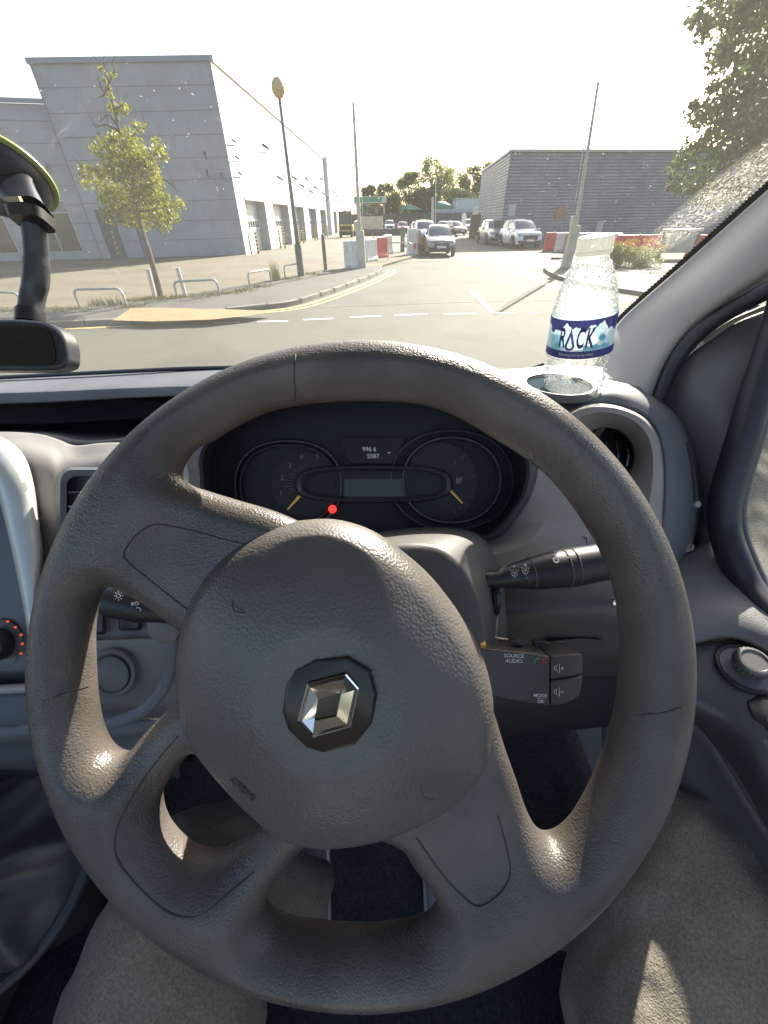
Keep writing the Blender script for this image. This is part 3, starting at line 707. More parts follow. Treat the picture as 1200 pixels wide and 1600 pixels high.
# light stalk
ls = [(164,938,18),(168,938,23),(178,939,25.5),(200,943,25.5),(226,948,25.5),(232,950,22),(260,956,17),(300,966,14),(340,978,12)]
lstalk = MB().tube([S(p[0], p[1], .36) for p in ls], [p[2]*.36/FPX for p in ls], 28).build('light_stalk', stalk_mat, van)
MB().lathe(S(262,976,.375), -FW, [(.016,0),(.016,.006),(.013,.008)], 28).build('stalk_collar', M('collar_grey', (.16,.15,.14), .5), lstalk)
def W3(px, py, r=25):
    dy = (py-942)*.36/FPX; rr = r*.36/FPX; return S(px, py, .36 - math.sqrt(max(rr*rr-dy*dy, 0)) - .0003)
m_ = MB(); c = (185, 931)
m_.tube([W3(c[0]+3*math.cos(R(a)), c[1]+3*math.sin(R(a))) for a in range(0,361,30)], .0003, 5)
for a in range(0,360,45): m_.tube([W3(c[0]+5*math.cos(R(a)), c[1]+5*math.sin(R(a))), W3(c[0]+7.5*math.cos(R(a)), c[1]+7.5*math.sin(R(a)))], .0003, 5)
m_.build('stalk_mark', white_print, lstalk)
for (x0, y0, fl) in ((199,953,1),(215,953,1),(212,943,.6)):
    m_ = MB().tube([W3(x0-1,y0-4*fl), W3(x0+3,y0-3*fl), W3(x0+5,y0), W3(x0+3,y0+3*fl), W3(x0-1,y0+4*fl), W3(x0-1,y0-4*fl)], .0003, 5)
    for k in (-3,-1,1,3): m_.tube([W3(x0-3,y0+k*fl), W3(x0-7,y0+k*fl+.8)], .0003, 5)
    m_.build('stalk_mark', white_print, lstalk)
# ------------------------------------------------------------------ pillar, seals, door
pill_mat = M('pillar_grey', (0.30,0.285,0.258), 0.55, bump=('noise', 500, .0002, .3), var=(6,.05))
pillar = sheet('windscreen_pillar', [
    [(918,640,.545),(938,590,.565),(955,530,.59),(972,498,.60),(1060,420,.53),(1149,341,.46),(1262,241,.39),(1405,110,.33)],
    [(922,645,.53),(944,596,.55),(962,540,.575),(986,500,.58),(1070,428,.515),(1158,350,.45),(1272,250,.382),(1415,120,.325)],
    [(955,650,.50),(980,606,.51),(1002,560,.515),(1032,505,.51),(1108,438,.455),(1184,376,.41),(1296,284,.355),(1432,170,.31)],
    [(985,660,.49),(1012,620,.495),(1036,568,.49),(1074,514,.475),(1132,468,.435),(1200,424,.40),(1312,345,.345),(1452,250,.30)],
    [(1000,670,.54),(1030,628,.54),(1052,580,.54),(1088,526,.52),(1142,482,.48),(1208,438,.44),(1320,360,.39),(1460,270,.34)]], pill_mat, van, nu=6, nv=5, thick=.005)
MB().tube(crom([S(*p) for p in ((1014,668,.505),(1030,618,.50),(1052,568,.49),(1086,526,.472),(1124,496,.45),(1165,472,.425),(1206,450,.40),(1300,398,.36),(1440,330,.31))], 6), .0092, 14, flat=1.1).build('door_seal', rubber_seal, pillar)
MB().tube(crom([S(*p) for p in ((1100,536,.50),(1140,508,.48),(1180,490,.46),(1230,468,.44),(1320,420,.40))], 6), .0055, 10).build('body_edge', pill_mat, pillar)
door = sheet('door', [
    [(1025,628,.53),(1048,590,.51),(1076,556,.49),(1112,530,.475),(1154,502,.46),(1215,478,.44)],
    [(1045,680,.52),(1062,640,.50),(1086,606,.482),(1116,580,.468),(1156,556,.45),(1215,535,.43)],
    [(1070,760,.51),(1084,720,.49),(1100,684,.475),(1124,655,.46),(1154,630,.45),(1200,600,.435)],
    [(1082,840,.505),(1092,810,.485),(1104,780,.47),(1120,745,.46),(1138,705,.45),(1170,655,.44)],
    [(1086,872,.50),(1094,858,.482),(1104,846,.468),(1116,838,.458),(1126,830,.452),(1140,812,.45)]], M('sail_panel', (0.12,0.12,0.12), 0.5, bump=('noise', 700, .0002, .3), var=(5,.15)), van, nu=6, nv=6)
def zp(p):
    """photo pixel and height relative to the eye -> point"""
    r = ray(p[0], p[1]); return C0 + r * (p[2] / r.z)
sheet('door_top', [
    [(1010,880,-.33),(1046,872,-.325),(1080,860,-.318),(1108,842,-.31),(1130,858,-.312),(1160,905,-.314),(1200,962,-.316),(1270,1040,-.318)],
    [(1010,915,-.332),(1046,912,-.326),(1082,905,-.322),(1115,898,-.318),(1145,913,-.317),(1180,948,-.317),(1215,988,-.318),(1280,1060,-.32)],
    [(1010,970,-.336),(1046,968,-.330),(1084,964,-.326),(1124,958,-.322),(1160,964,-.320),(1200,988,-.320),(1240,1018,-.321),(1300,1080,-.324)],
    [(1010,1000,-.345),(1046,1000,-.340),(1084,1000,-.335),(1126,992,-.331),(1162,996,-.329),(1205,1018,-.329),(1245,1045,-.330),(1305,1100,-.332)],
    [(1010,1006,-.352),(1046,1006,-.348),(1084,1006,-.344),(1126,999,-.340),(1162,1003,-.338),(1205,1025,-.338),(1245,1051,-.338),(1305,1106,-.338)]], door_mat, door, nu=6, nv=6, fn=zp)
sheet('door_shelf', [
    [(1010,1006,-.353),(1046,1006,-.350),(1084,1005,-.346),(1126,998,-.342),(1162,1002,-.340),(1210,1026,-.340),(1300,1088,-.340)],
    [(1030,1050,-.358),(1070,1050,-.354),(1110,1050,-.350),(1145,1052,-.347),(1180,1064,-.345),(1230,1090,-.344),(1310,1140,-.344)],
    [(1058,1092,-.366),(1092,1104,-.364),(1128,1120,-.362),(1158,1140,-.360),(1190,1168,-.358),(1240,1200,-.356),(1320,1250,-.356)],
    [(1070,1108,-.40),(1098,1130,-.40),(1132,1162,-.398),(1160,1200,-.396),(1192,1252,-.394),(1228,1312,-.392),(1294,1385,-.39)],
    [(1076,1124,-.45),(1104,1150,-.45),(1136,1188,-.45),(1164,1230,-.45),(1194,1286,-.45),(1228,1346,-.45),(1290,1415,-.45)]], M('door_shelf', (0.060,0.063,0.068), 0.40, bump=('noise', 800, .0002, .4), var=(12,.2)), door, nu=6, nv=6, fn=zp)
sheet('door_lower', [
    [(940,1120,.60),(1000,1110,.57),(1066,1108,.50),(1100,1150,.475),(1150,1230,.44),(1200,1310,.41),(1270,1400,.37)],
    [(940,1250,.58),(1000,1250,.55),(1060,1250,.51),(1110,1270,.48),(1160,1320,.45),(1210,1380,.42),(1280,1450,.38)],
    [(940,1450,.56),(1000,1450,.53),(1060,1450,.50),(1120,1450,.48),(1180,1460,.455),(1240,1500,.42),(1300,1560,.38)]], M('door_lower', (0.085,0.083,0.080), .6, bump=('noise', 300, .0006, .3)), door, nu=5, nv=5)
MB().box((.475,.17,H-.69), (.03,1.55,.62)).build('door_sun_block', M('skin_white', (.6,.6,.6), .4), door, smooth=False)  # unseen outer panel, added to keep the sun off the legs
# mirror switch
nz = Vector((-.12,-.12,1)).normalized()
mc = zp((1166,1044,-.343))
mk = MB().ring(mc, nz, .0225, .0022, 40, 8).build('mirror_switch', black_pl, door)
MB().lathe(mc, nz, [(.022,-.002),(.022,.0005)], 40).build('switch_dish', M('switch_dish', (.13,.13,.13), .35), door)
kb = MB()
kb.lathe(mc, nz, [(.0115,0),(.0115,.006),(.0140,.007),(.0140,.0145),(.0125,.0165),(.0105,.0168),(.0095,.0155),(.004,.0155)], 48, fold=lambda t, q_: 1 + (.03*math.cos(t*2*math.pi*24) if q_ in (2,3) else 0)).build('switch_knob', M('knob_grey', (.10,.094,.088), .4), door)
sheet('window_switch', [[(1166,1096,-.350),(1184,1086,-.347),(1210,1090,-.345),(1245,1112,-.343)], [(1174,1116,-.350),(1196,1124,-.347),(1220,1144,-.345),(1250,1170,-.344)], [(1184,1136,-.356),(1204,1152,-.354),(1226,1172,-.352),(1252,1200,-.350)]], black_pl, door, thick=.003, nu=4, nv=4, fn=zp)
# window seal (thick black bead) and glass
sealp = [(1236,440,.40),(1210,530,.405),(1186,600,.415),(1162,680,.425),(1142,745,.435),(1132,790,.44),(1133,830,.44),(1146,872,.43),(1166,915,.42),(1196,955,.40),(1250,1010,.37)]
MB().tube(crom([S(*p) for p in sealp], 6), .0145, 16, flat=1.2).build('window_seal', rubber_seal, door)
sealq = [(p[0]+22, p[1]-4, p[2]+.006) for p in sealp]
MB().tube(crom([S(*p) for p in sealq], 6), .008, 12).build('window_channel', M('channel_grey', (.06,.062,.068), .35), door)
# ------------------------------------------------------------------ footwell
floor_mat = M('carpet_navy', (0.045,0.048,0.058), .95, bump=('noise', 400, .002, .7), var=(160,.4), var2=(9,.48,.6,.75))
fz = H - 1.02
flr = MB().box((0.0, 0.35, fz-.01), (1.5, 1.6, .02)).build('cab_floor', floor_mat, van)
sheet('firewall', [[(-1.3,.88,H-.28),(0,.88,H-.28),(.62,.88,H-.28)], [(-1.3,.84,H-.8),(0,.84,H-.8),(.62,.84,H-.8)], [(-1.3,.70,H-1.0),(0,.70,H-1.0),(.62,.70,H-1.0)]], dash_dark, van, fn=lambda p: Vector(p), nu=3, nv=3)
for (px, py, w, h) in ((772,1552,.045,.06),):
    p = S(px, py, .60 if px == 770 else .74)
    ped = MB().box(p, (w, .012, h), Matrix((RT, (FW*.6-UP*.8).normalized(), (UP*.6+FW*.8).normalized())).transposed(), bev=.003).build('pedal', black_pl, van)
    for k in range(5):
        MB().beam(p + RT*(-w/2+.006+k*w/5) + UP*(-.025) - FW*.012, p + RT*(-w/2+.006+k*w/5) + UP*.025 - FW*.012, .004, .004, up=-FW).build('pedal_rib', chrome_mat, ped)
# gear lever gaiter
gl_mat = M('gaiter_leather', (0.095,0.097,0.10), .34, bump=('voronoi', 900, .0004, .4), bump2=('noise', 14, .008, .35))
gaiter = None
gax = (UP*.50 - FW*.86).normalized()
gc = S(-20, 1344, .60)
def fold(t, q_):
    k = min(q_/6, 1); return 1 + k*(.26*(.5 - abs(math.sin(t*math.pi*7 + q_*.10 + .5*math.sin(q_*.35)))) + .05*math.sin(t*2*math.pi*11 + q_*.3))
prof_g = crom([(.150,0,0),(.146,.012,0),(.120,.035,0),(.088,.062,0),(.062,.10,0),(.045,.15,0),(.034,.20,0)], 4)
gaiter = MB().lathe(gc, gax, [(p.x, p.y) for p in prof_g], 160, caps=False, fold=fold).build('gear_gaiter', gl_mat, van, autosmooth=80)
MB().ring(gc, gax, .156, .009, 60, 10).build('gaiter_ring', dash_mat, gaiter)
MB().tube([gc + gax*.19, gc + gax*.27], .011, 14).lathe(gc + gax*.27, gax, [(.014,0),(.024,.012),(.026,.03),(.018,.045),(.004,.05)], 24).build('gear_knob', black_pl, gaiter)
sheet('tunnel_cover', [[(-300,1180,.60),(-100,1180,.60),(60,1190,.62),(180,1230,.66)], [(-300,1400,.66),(-100,1400,.67),(60,1400,.68),(170,1400,.72)], [(-300,1560,.66),(-100,1545,.67),(60,1520,.69),(150,1500,.73)], [(-300,1590,.78),(-100,1580,.78),(60,1560,.80),(140,1530,.82)]], dash_dark, van, nu=4, nv=4)
sheet('console_sun_block', [[(-300,682,.70),(-60,682,.68),(120,690,.64),(300,690,.62)],[(-300,900,.62),(-60,900,.62),(120,900,.60),(300,900,.58)],[(-300,1100,.60),(-60,1100,.60),(120,1100,.58),(300,1100,.56)],[(-300,1215,.70),(-60,1200,.70),(120,1200,.68),(300,1190,.66)]], dash_dark, dash, nu=3, nv=3)  # unseen sheet added behind the console to stop sun leaking onto the gaiter
sheet('bolster_sun_block', [  # dark sheet added to close the lower dash and shade the legs
    [(140,900,.50),(400,900,.50),(600,900,.50),(800,900,.50),(1000,900,.52),(1080,900,.53)],
    [(140,1050,.48),(400,1050,.48),(600,1050,.48),(800,1040,.48),(1000,1020,.50),(1080,1000,.52)],
    [(140,1150,.50),(400,1150,.50),(600,1150,.50),(800,1120,.50),(1000,1100,.52),(1080,1080,.53)],
    [(140,1180,.60),(400,1180,.60),(600,1180,.60),(800,1150,.60),(1000,1130,.60),(1080,1110,.60)],
    [(140,1150,.75),(400,1150,.75),(600,1150,.75),(800,1120,.75),(1000,1100,.75),(1080,1080,.75)]], dash_dark, van, nu=4, nv=4)
# ------------------------------------------------------------------ roof, bulkhead and far side of the cab
head_m = M('shade_headliner', (.50,.49,.46), .85)
MB().loops([[Vector((x, y, H+z)) for y, z in ((.46,.17),(.40,.22),(.20,.30),(-.16,.34),(-.16,.37),(.20,.34),(.42,.24),(.47,.19))] for x in (-1.35, .55)], caps=True).build('shade_headliner', head_m, van, smooth=False)  # unseen part roof, added to dim the cab, cut short for sky light
MB().box((-.4,-1.0,H-.8), (1.9,.03,.6)).build('bulkhead', M('bulkhead_grey', (.22,.22,.21), .8), van, smooth=False)
MB().box((-1.33,-.1,H-.75), (.05,1.75,.62)).build('passenger_door', M('far_door', (.12,.12,.12), .6), van, smooth=False)
for y in (-.62,): MB().box((.56,y-.16,H-.3), (.06,.5,1.3)).build('door_pillar', pill_mat, van, smooth=False)
MB().box((-.95,-.25,fz+.28), (.75,.75,.5), bev=.05).box((-.95,-.62,H-.48), (.75,.14,.7), bev=.05).build('passenger_seat', M('seat_cloth', (.06,.06,.065), .9), van, smooth=False)
# ------------------------------------------------------------------ windscreen
WSZ, WSY, WSK = -.25, .82, 1.08
def on_screen(px, py, lift=0.0):
    r = ray(px, py); t = (WSZ + WSK*WSY) / (r.z + WSK*r.y); return C0 + r*(t - lift)
gm = bpy.data.materials.new('dusty_glass'); gm.use_nodes = True; nt = gm.node_tree; nt.nodes.clear()
out = nt.nodes.new('ShaderNodeOutputMaterial'); trn = nt.nodes.new('ShaderNodeBsdfTransparent'); gls = nt.nodes.new('ShaderNodeBsdfGlossy'); gls.inputs['Roughness'].default_value = .02
dif = nt.nodes.new('ShaderNodeBsdfTranslucent'); dif.inputs['Color'].default_value = (1, .97, .88, 1)
dif2 = nt.nodes.new('ShaderNodeBsdfDiffuse'); dif2.inputs['Color'].default_value = (.9, .9, .85, 1)
add = nt.nodes.new('ShaderNodeMixShader'); add.inputs[0].default_value = .35
nt.links.new(dif.outputs[0], add.inputs[1]); nt.links.new(dif2.outputs[0], add.inputs[2])
tc = nt.nodes.new('ShaderNodeTexCoord')
vor = nt.nodes.new('ShaderNodeTexVoronoi'); vor.inputs['Scale'].default_value = 230; nt.links.new(tc.outputs['Object'], vor.inputs['Vector'])
rm = nt.nodes.new('ShaderNodeMapRange'); rm.inputs['From Min'].default_value = .16; rm.inputs['From Max'].default_value = .05; nt.links.new(vor.outputs['Distance'], rm.inputs['Value'])
n1 = nt.nodes.new('ShaderNodeTexNoise'); n1.inputs['Scale'].default_value = 90; n1.inputs['Detail'].default_value = 3; nt.links.new(tc.outputs['Object'], n1.inputs['Vector'])
r1 = nt.nodes.new('ShaderNodeMapRange'); r1.inputs['From Min'].default_value = .50; r1.inputs['From Max'].default_value = .62; nt.links.new(n1.outputs['Fac'], r1.inputs['Value'])
mu = nt.nodes.new('ShaderNodeMath'); mu.operation = 'MULTIPLY'; nt.links.new(rm.outputs[0], mu.inputs[0]); nt.links.new(r1.outputs[0], mu.inputs[1])
m2 = nt.nodes.new('ShaderNodeMath'); m2.operation = 'MULTIPLY'; m2.inputs[1].default_value = .4; nt.links.new(mu.outputs[0], m2.inputs[0])
n2 = nt.nodes.new('ShaderNodeTexNoise'); n2.inputs['Scale'].default_value = 9; nt.links.new(tc.outputs['Object'], n2.inputs['Vector'])
r2 = nt.nodes.new('ShaderNodeMapRange'); r2.inputs['To Min'].default_value = .024; r2.inputs['To Max'].default_value = .045; nt.links.new(n2.outputs['Fac'], r2.inputs['Value'])
# wiped smear of dried dirt beside the pillar: streaky noise inside a soft-edged patch
smc = on_screen(1150, 292)
mp = nt.nodes.new('ShaderNodeVectorMath'); mp.operation = 'SUBTRACT'; nt.links.new(tc.outputs['Object'], mp.inputs[0]); mp.inputs[1].default_value = smc
e1 = (on_screen(1230, 205) - on_screen(1060, 335)).normalized(); nrm_ = Vector((0, WSK, 1)).normalized(); e2 = nrm_.cross(e1).normalized()
def dotn(v):
    d = nt.nodes.new('ShaderNodeVectorMath'); d.operation = 'DOT_PRODUCT'; nt.links.new(mp.outputs[0], d.inputs[0]); d.inputs[1].default_value = v; return d.outputs['Value']
da, db = dotn(e1), dotn(e2)
def mth(op, a, b=None):
    n = nt.nodes.new('ShaderNodeMath'); n.operation = op
    for i, x in enumerate((a, b)):
        if x is None: continue
        if isinstance(x, (int, float)): n.inputs[i].default_value = x
        else: nt.links.new(x, n.inputs[i])
    return n.outputs[0]
rr2 = mth('ADD', mth('POWER', mth('MULTIPLY', da, 1/.105), 2), mth('POWER', mth('MULTIPLY', db, 1/.032), 2))
msk = nt.nodes.new('ShaderNodeMapRange'); msk.inputs['From Min'].default_value = 1.25; msk.inputs['From Max'].default_value = .35; nt.links.new(rr2, msk.inputs['Value'])
cmb = nt.nodes.new('ShaderNodeCombineXYZ'); nt.links.new(mth('MULTIPLY', da, 260), cmb.inputs[0]); nt.links.new(mth('MULTIPLY', db, 520), cmb.inputs[1])
n3 = nt.nodes.new('ShaderNodeTexNoise'); n3.inputs['Scale'].default_value = 1.0; n3.inputs['Detail'].default_value = 4; n3.inputs['Distortion'].default_value = 2.2; nt.links.new(cmb.outputs[0], n3.inputs['Vector'])
r3 = nt.nodes.new('ShaderNodeMapRange'); r3.inputs['From Min'].default_value = .50; r3.inputs['From Max'].default_value = .62; r3.inputs['To Min'].default_value = .01; r3.inputs['To Max'].default_value = .40; nt.links.new(n3.outputs['Fac'], r3.inputs['Value'])
fac = mth('ADD', mth('ADD', m2.outputs[0], r2.outputs[0]), mth('MULTIPLY', msk.outputs[0], r3.outputs[0]))
lw = nt.nodes.new('ShaderNodeFresnel'); lw.inputs[0].default_value = 1.25
mA = nt.nodes.new('ShaderNodeMixShader'); nt.links.new(lw.outputs[0], mA.inputs[0]); nt.links.new(trn.outputs[0], mA.inputs[1]); nt.links.new(gls.outputs[0], mA.inputs[2])
mB = nt.nodes.new('ShaderNodeMixShader'); nt.links.new(fac, mB.inputs[0]); nt.links.new(mA.outputs[0], mB.inputs[1]); nt.links.new(add.outputs[0], mB.inputs[2]); nt.links.new(mB.outputs[0], out.inputs[0])
wsp = [(-900,600),(-200,606),(337,576),(776,580),(850,576),(940,560),(975,495),(1150,338),(1262,238),(1405,108),(1500,-200),(300,-320),(-900,-250)]
ws = MB().add([on_screen(*p) for p in wsp], [tuple(range(len(wsp)))]).build('windscreen', gm, van, smooth=False)
# black frit band with its toothed edge along the pillar
fr = MB(); edge = crom([on_screen(*p, .004) for p in ((930,585),(958,520),(976,492),(1060,417),(1150,336),(1262,236),(1405,106))], 40)
tooth = []
for i, p in enumerate(edge):
    t = (edge[min(i+1, len(edge)-1)] - edge[max(i-1, 0)]).normalized(); n = t.cross(nrm_).normalized()
    if n.x > 0: n = -n
    tooth.append(p + n * (.0085 if i % 2 else .0052))
for i in range(len(edge)-1):
    a = edge[i] + (edge[i] - tooth[i])*1.5; b = edge[i+1] + (edge[i+1] - tooth[i+1])*1.5
    fr.quad(a, b, tooth[i+1], tooth[i])
fr.build('frit_band', M('frit_black', (.01,.01,.011), .4), ws, smooth=False, thick=.0008)
MB().tube(crom([on_screen(*p, .01) for p in ((-200,600),(202,580),(337,575),(560,572),(776,580),(815,580),(850,570))], 6), .004, 8).build('screen_seal', rubber_seal, ws)

# ================================================================== OUTSIDE
# ------------------------------------------------------------------ ground, roads, markings
def flat(name, pts, z, mat, label=None, kind='structure'):
    v = [Vector((p[0], p[1], z)) for p in pts]
    a = sum(v[i].x*v[(i+1) % len(v)].y - v[(i+1) % len(v)].x*v[i].y for i in range(len(v)))
    if a < 0: v.reverse()
    return MB().add(v, [tuple(range(len(v)))]).build(name, mat, None, smooth=False, kind=kind)
def strip(pts, w, z, closed=False):
    """ribbon of width w along a ground polyline"""
    mb = MB(); L = []; n = len(pts)
    for i, p in enumerate(pts):
        t = (pts[min(i+1, n-1)] - pts[max(i-1, 0)]); t.z = 0; t.normalize(); s_ = Vector((t.y, -t.x, 0)) * w/2
        L.append([Vector((p.x, p.y, z)) - s_, Vector((p.x, p.y, z)) + s_])
    for i in range(n-1): mb.quad(L[i][0], L[i][1], L[i+1][1], L[i+1][0])
    return mb
def gpl(pts, n=6): return crom([G(*p) for p in pts], n)
asph = M('asphalt', (0.084,0.083,0.062), .9, bump=('noise', 60, .01, .6), var=(45, .28), bump2=('voronoi', 90, .006, .4), var2=(.55, .48, .60, .80))
yard = M('yard_concrete', (0.118,0.112,0.075), .9, bump=('noise', 20, .01, .4), var=(12, .20), var2=(.3, .45, .62, .74))
pave = M('pavement_tarmac', (0.070,0.067,0.056), .9, bump=('noise', 50, .01, .5), var=(30, .25), var2=(1.1, .48, .6, .78))
ground_mat = M('verge_dry', (0.165,0.142,0.082), .95, bump=('noise', 15, .02, .7), var=(9, .25, (0.105,0.088,0.06)), var2=(.4, .46, .6, .78))
kerb_mat = M('kerb_stone', (0.15,0.138,0.11), .85, bump=('noise', 30, .006, .5), var=(2, .2))
white_paint = M('white_paint', (0.48,0.47,0.42), .7, var=(6, .12))
yel_paint = M('yellow_paint', (0.46,0.34,0.12), .7, var=(4, .15))
flat('ground', [(-600,-60),(600,-60),(600,900),(-600,900)], -0.02, M('far_ground', (0.24,0.21,0.15), .95, var=(.05,.2)))
road = flat('road', [(-60,-30),(60,-30),(60,20.5),(8.6,21.5),(2.2,24.5),(-60,16)], 0.0, asph)
flat('car_park', [(-9.5,19.0),(-60,16.2),(-60,200),(60,200),(60,20.6),(8.0,21.7),(2.2,24.6)], 0.004, yard)
# left footway with kerb
kl = [(-420,530),(-100,515),(60,512),(150,508),(240,503),(330,492),(400,484),(452,478),(500,464),(540,450),(575,436),(594,427),(596,419)]
kline = gpl(kl, 6)
inner = gpl([(-500,500),(-60,487),(60,487),(200,481),(300,463),(400,447),(470,434),(540,423),(596,418)], 6)
def raised(name, outline, h, mat):
    b = [Vector((p.x, p.y, -.01)) for p in outline]; t = [Vector((p.x, p.y, h)) for p in outline]
    return MB().loops([b, t], caps=True).build(name, mat, None, smooth=False, kind='structure')
raised('pavement', kline + list(reversed(inner)), .10, pave)
kb_ = MB(); n = len(kline)
for i in range(n-1):
    a, b = kline[i], kline[i+1]; t = (b-a).normalized(); s_ = Vector((t.y, -t.x, 0))
    q = [Vector((p.x, p.y, z)) + s_*k for p, z, k in ((a,-.01,.06),(a,.105,.045),(a,.118,-.07),(a,-.01,-.07))]
    r_ = [Vector((p.x, p.y, z)) + s_*k for p, z, k in ((b,-.01,.06),(b,.105,.045),(b,.118,-.07),(b,-.01,-.07))]
    kb_.loops([q, r_])
kb_.build('kerb', kerb_mat, None, smooth=False, kind='structure')
kj = MB(); acc_ = 0
for i in range(n-1):
    a, b = kline[i], kline[i+1]; acc_ += (b-a).length
    if acc_ > .9: acc_ = 0; t = (b-a).normalized(); s_ = Vector((t.y, -t.x, 0)); kj.box(Vector((b.x, b.y, .058)) + s_*-.005, (.135,.012,.128), Matrix((s_, t, Vector((0,0,1)))).transposed())
kj.build('kerb_joint', M('kerb_joint', (.04,.038,.03), .9), None, smooth=False, kind='structure')
verge = raised('verge', inner + [Vector((3.4,31,0)), Vector((-1,31.0,0)), Vector((-4.5,24,0)), Vector((-8.6,30.2,0)), Vector((-30,27,0)), Vector((-80,24,0)), Vector((-80,15,0))], .085, ground_mat)
# worn block-paved apron between the verge and the workshops
tp = [G(*p, .1) for p in ((176,502),(205,483),(250,482),(360,485),(430,487),(395,494),(330,501),(240,504))]
flat('tactile_paving', [(p.x, p.y) for p in tp], .121, M('tactile_buff', (0.25,0.175,0.08), .85, bump=('voronoi', 14, .01, .6), var=(3,.15)))
# right kerb island
kr = gpl([(884,408),(862,414),(852,421),(860,430),(885,440),(930,450),(990,460),(1060,470),(1200,486),(1400,500)], 6)
ri = gpl([(884,406),(900,402),(990,412),(1090,418),(1200,425),(1500,430)], 6)
raised('pavement', kr + list(reversed(ri)), .10, pave)
kb_ = MB()
for i in range(len(kr)-1):
    a, b = kr[i], kr[i+1]; t = (b-a).normalized(); s_ = -Vector((t.y, -t.x, 0))
    if s_.y > 0 and i > 12: s_ = -s_
    kb_.loops([[Vector((p.x, p.y, z)) + s_*k for p, z, k in ((e,-.01,.06),(e,.105,.045),(e,.118,-.07),(e,-.01,-.07))] for e in (a, b)])
kb_.build('kerb', kerb_mat, None, smooth=False, kind='structure')
gravel_bed = raised('planting_bed', ri + [Vector((40,32,0)), Vector((12,29,0)), Vector((9,24.5,0))], .09, M('bed_soil', (0.13,0.10,0.07), .95, bump=('noise', 20, .03, .8), var=(3,.4)))
# markings
mk_ = MB()
for a, b in (((-60,519),(-10,515)),((40,513),(95,510)),((334,505),(375,504)),((402,503),(450,502)),((474,500),(521,498)),((546,496),(595,494)),((616,493),(668,491)),((694,491),(742,490)),((1020,492),(1060,492))):
    A, B = G(*a), G(*b); s_ = strip([A, B], .13, .006); mk_.add(s_.v, s_.f)
s_ = strip([G(735,454), G(771,489)], .11, .006); mk_.add(s_.v, s_.f); s_ = strip([G(771,489.5), G(804,489.5)], .13, .0065); mk_.add(s_.v, s_.f)
s_ = strip([G(826,489), G(838,489)], .1, .006); mk_.add(s_.v, s_.f); s_ = strip([G(722,415), G(742,413)], .25, .0075); mk_.add(s_.v, s_.f)
mk_.build('give_way_marking', white_paint, None, smooth=False, kind='structure')
def offset_line(line, d):
    o = []
    for i, p in enumerate(line):
        t = (line[min(i+1, len(line)-1)] - line[max(i-1, 0)]); t.z = 0; t.normalize(); o.append(p + Vector((t.y, -t.x, 0))*d)
    return o
yl = MB()
s_ = strip(offset_line(kline[:-2], .30), .14, .006); yl.add(s_.v, s_.f)
s_ = strip(offset_line(kline[36:-2], .56), .12, .0065); yl.add(s_.v, s_.f)
yr = gpl([(840,408),(830,416),(832,427),(848,440),(880,449),(930,457),(1000,470),(1100,482)], 6)
s_ = strip(yr, .10, .006); yl.add(s_.v, s_.f); s_ = strip(offset_line(yr, .22), .10, .0065); yl.add(s_.v, s_.f)
yl.build('yellow_lines', yel_paint, None, smooth=False, kind='structure')
s_ = strip(gpl([(420,483),(560,478),(700,473),(860,469),(1000,466)], 6), .05, .0055); s_.build('tar_seam', M('pale_seam', (0.17,0.16,0.125), .9), None, smooth=False, kind='structure')

# ------------------------------------------------------------------ workshop building (left)
clad = M('cladding_grey', (0.305,0.315,0.335), .55, var=(.6,.08), bump=('noise', 3, .004, .3), var2=(2.5, .5, .62, .93))
clad_w = M('cladding_white', (0.72,0.72,0.70), .45, var=(.4,.05))
joint = M('panel_joint', (0.22,0.225,0.235), .6)
steel = M('galvanised', (0.40,0.41,0.40), .45, metal=.5, var=(8,.1))
dark_glass = M('dark_glass', (0.02,0.025,0.03), .08, spec=.8)
A0 = Vector((-8.7,30.5,0)); A1 = Vector((-17.0,28.6,0)); A2 = Vector((-42,22.9,0)); B1 = Vector((-6.6,118,0))
HT = 8.55
ws_t = thing('workshop_building', 'large grey clad workshop with a row of roller shutter bays along its white side', 'building', tuple(A0))
fd_ = (A1 - A0).normalized(); fn_ = Vector((fd_.y, -fd_.x, 0));  fn_ = fn_ if fn_.y < 0 else -fn_
sd_ = (B1 - A0).normalized(); sn_ = Vector((sd_.y, -sd_.x, 0)); sn_ = sn_ if sn_.x > 0 else -sn_
Z = Vector((0,0,1))
# front gable wall, with a shallow recess line per panel
LF = (A1-A0).length
def face(P, d, n): return lambda u, h, o=0.0: P + d*u + Z*h + n*o
F1 = face(A0, fd_, fn_); F2 = face(A0, sd_, sn_)
wall = MB().loops([[F1(0,0), F1(LF,0), F1(LF,0,-.35), F1(.0,0,-.35)], [F1(0,HT), F1(LF,HT-.45), F1(LF,HT-.45,-.35), F1(0,HT,-.35)]], caps=True).build('front_wall', clad, ws_t, smooth=False)
j_ = MB()
for k in range(1, 9):
    h = k*HT/8.9
    j_.beam(F1(0,h,.003), F1(LF,h*(HT-.45)/HT,.003), .03, .035)
j_.beam(F1(LF-.02,0,.005), F1(LF-.02,HT-.45,.005), .07, .05, up=(1,0,0)); j_.build('panel_joint', joint, wall, smooth=False)
MB().beam(F1(-.15,HT+.08,.0), F1(LF+.1,HT-.37,0), .22, .2).build('parapet_cap', M('cap_blue', (0.20,0.23,0.29), .4), ws_t, smooth=False)
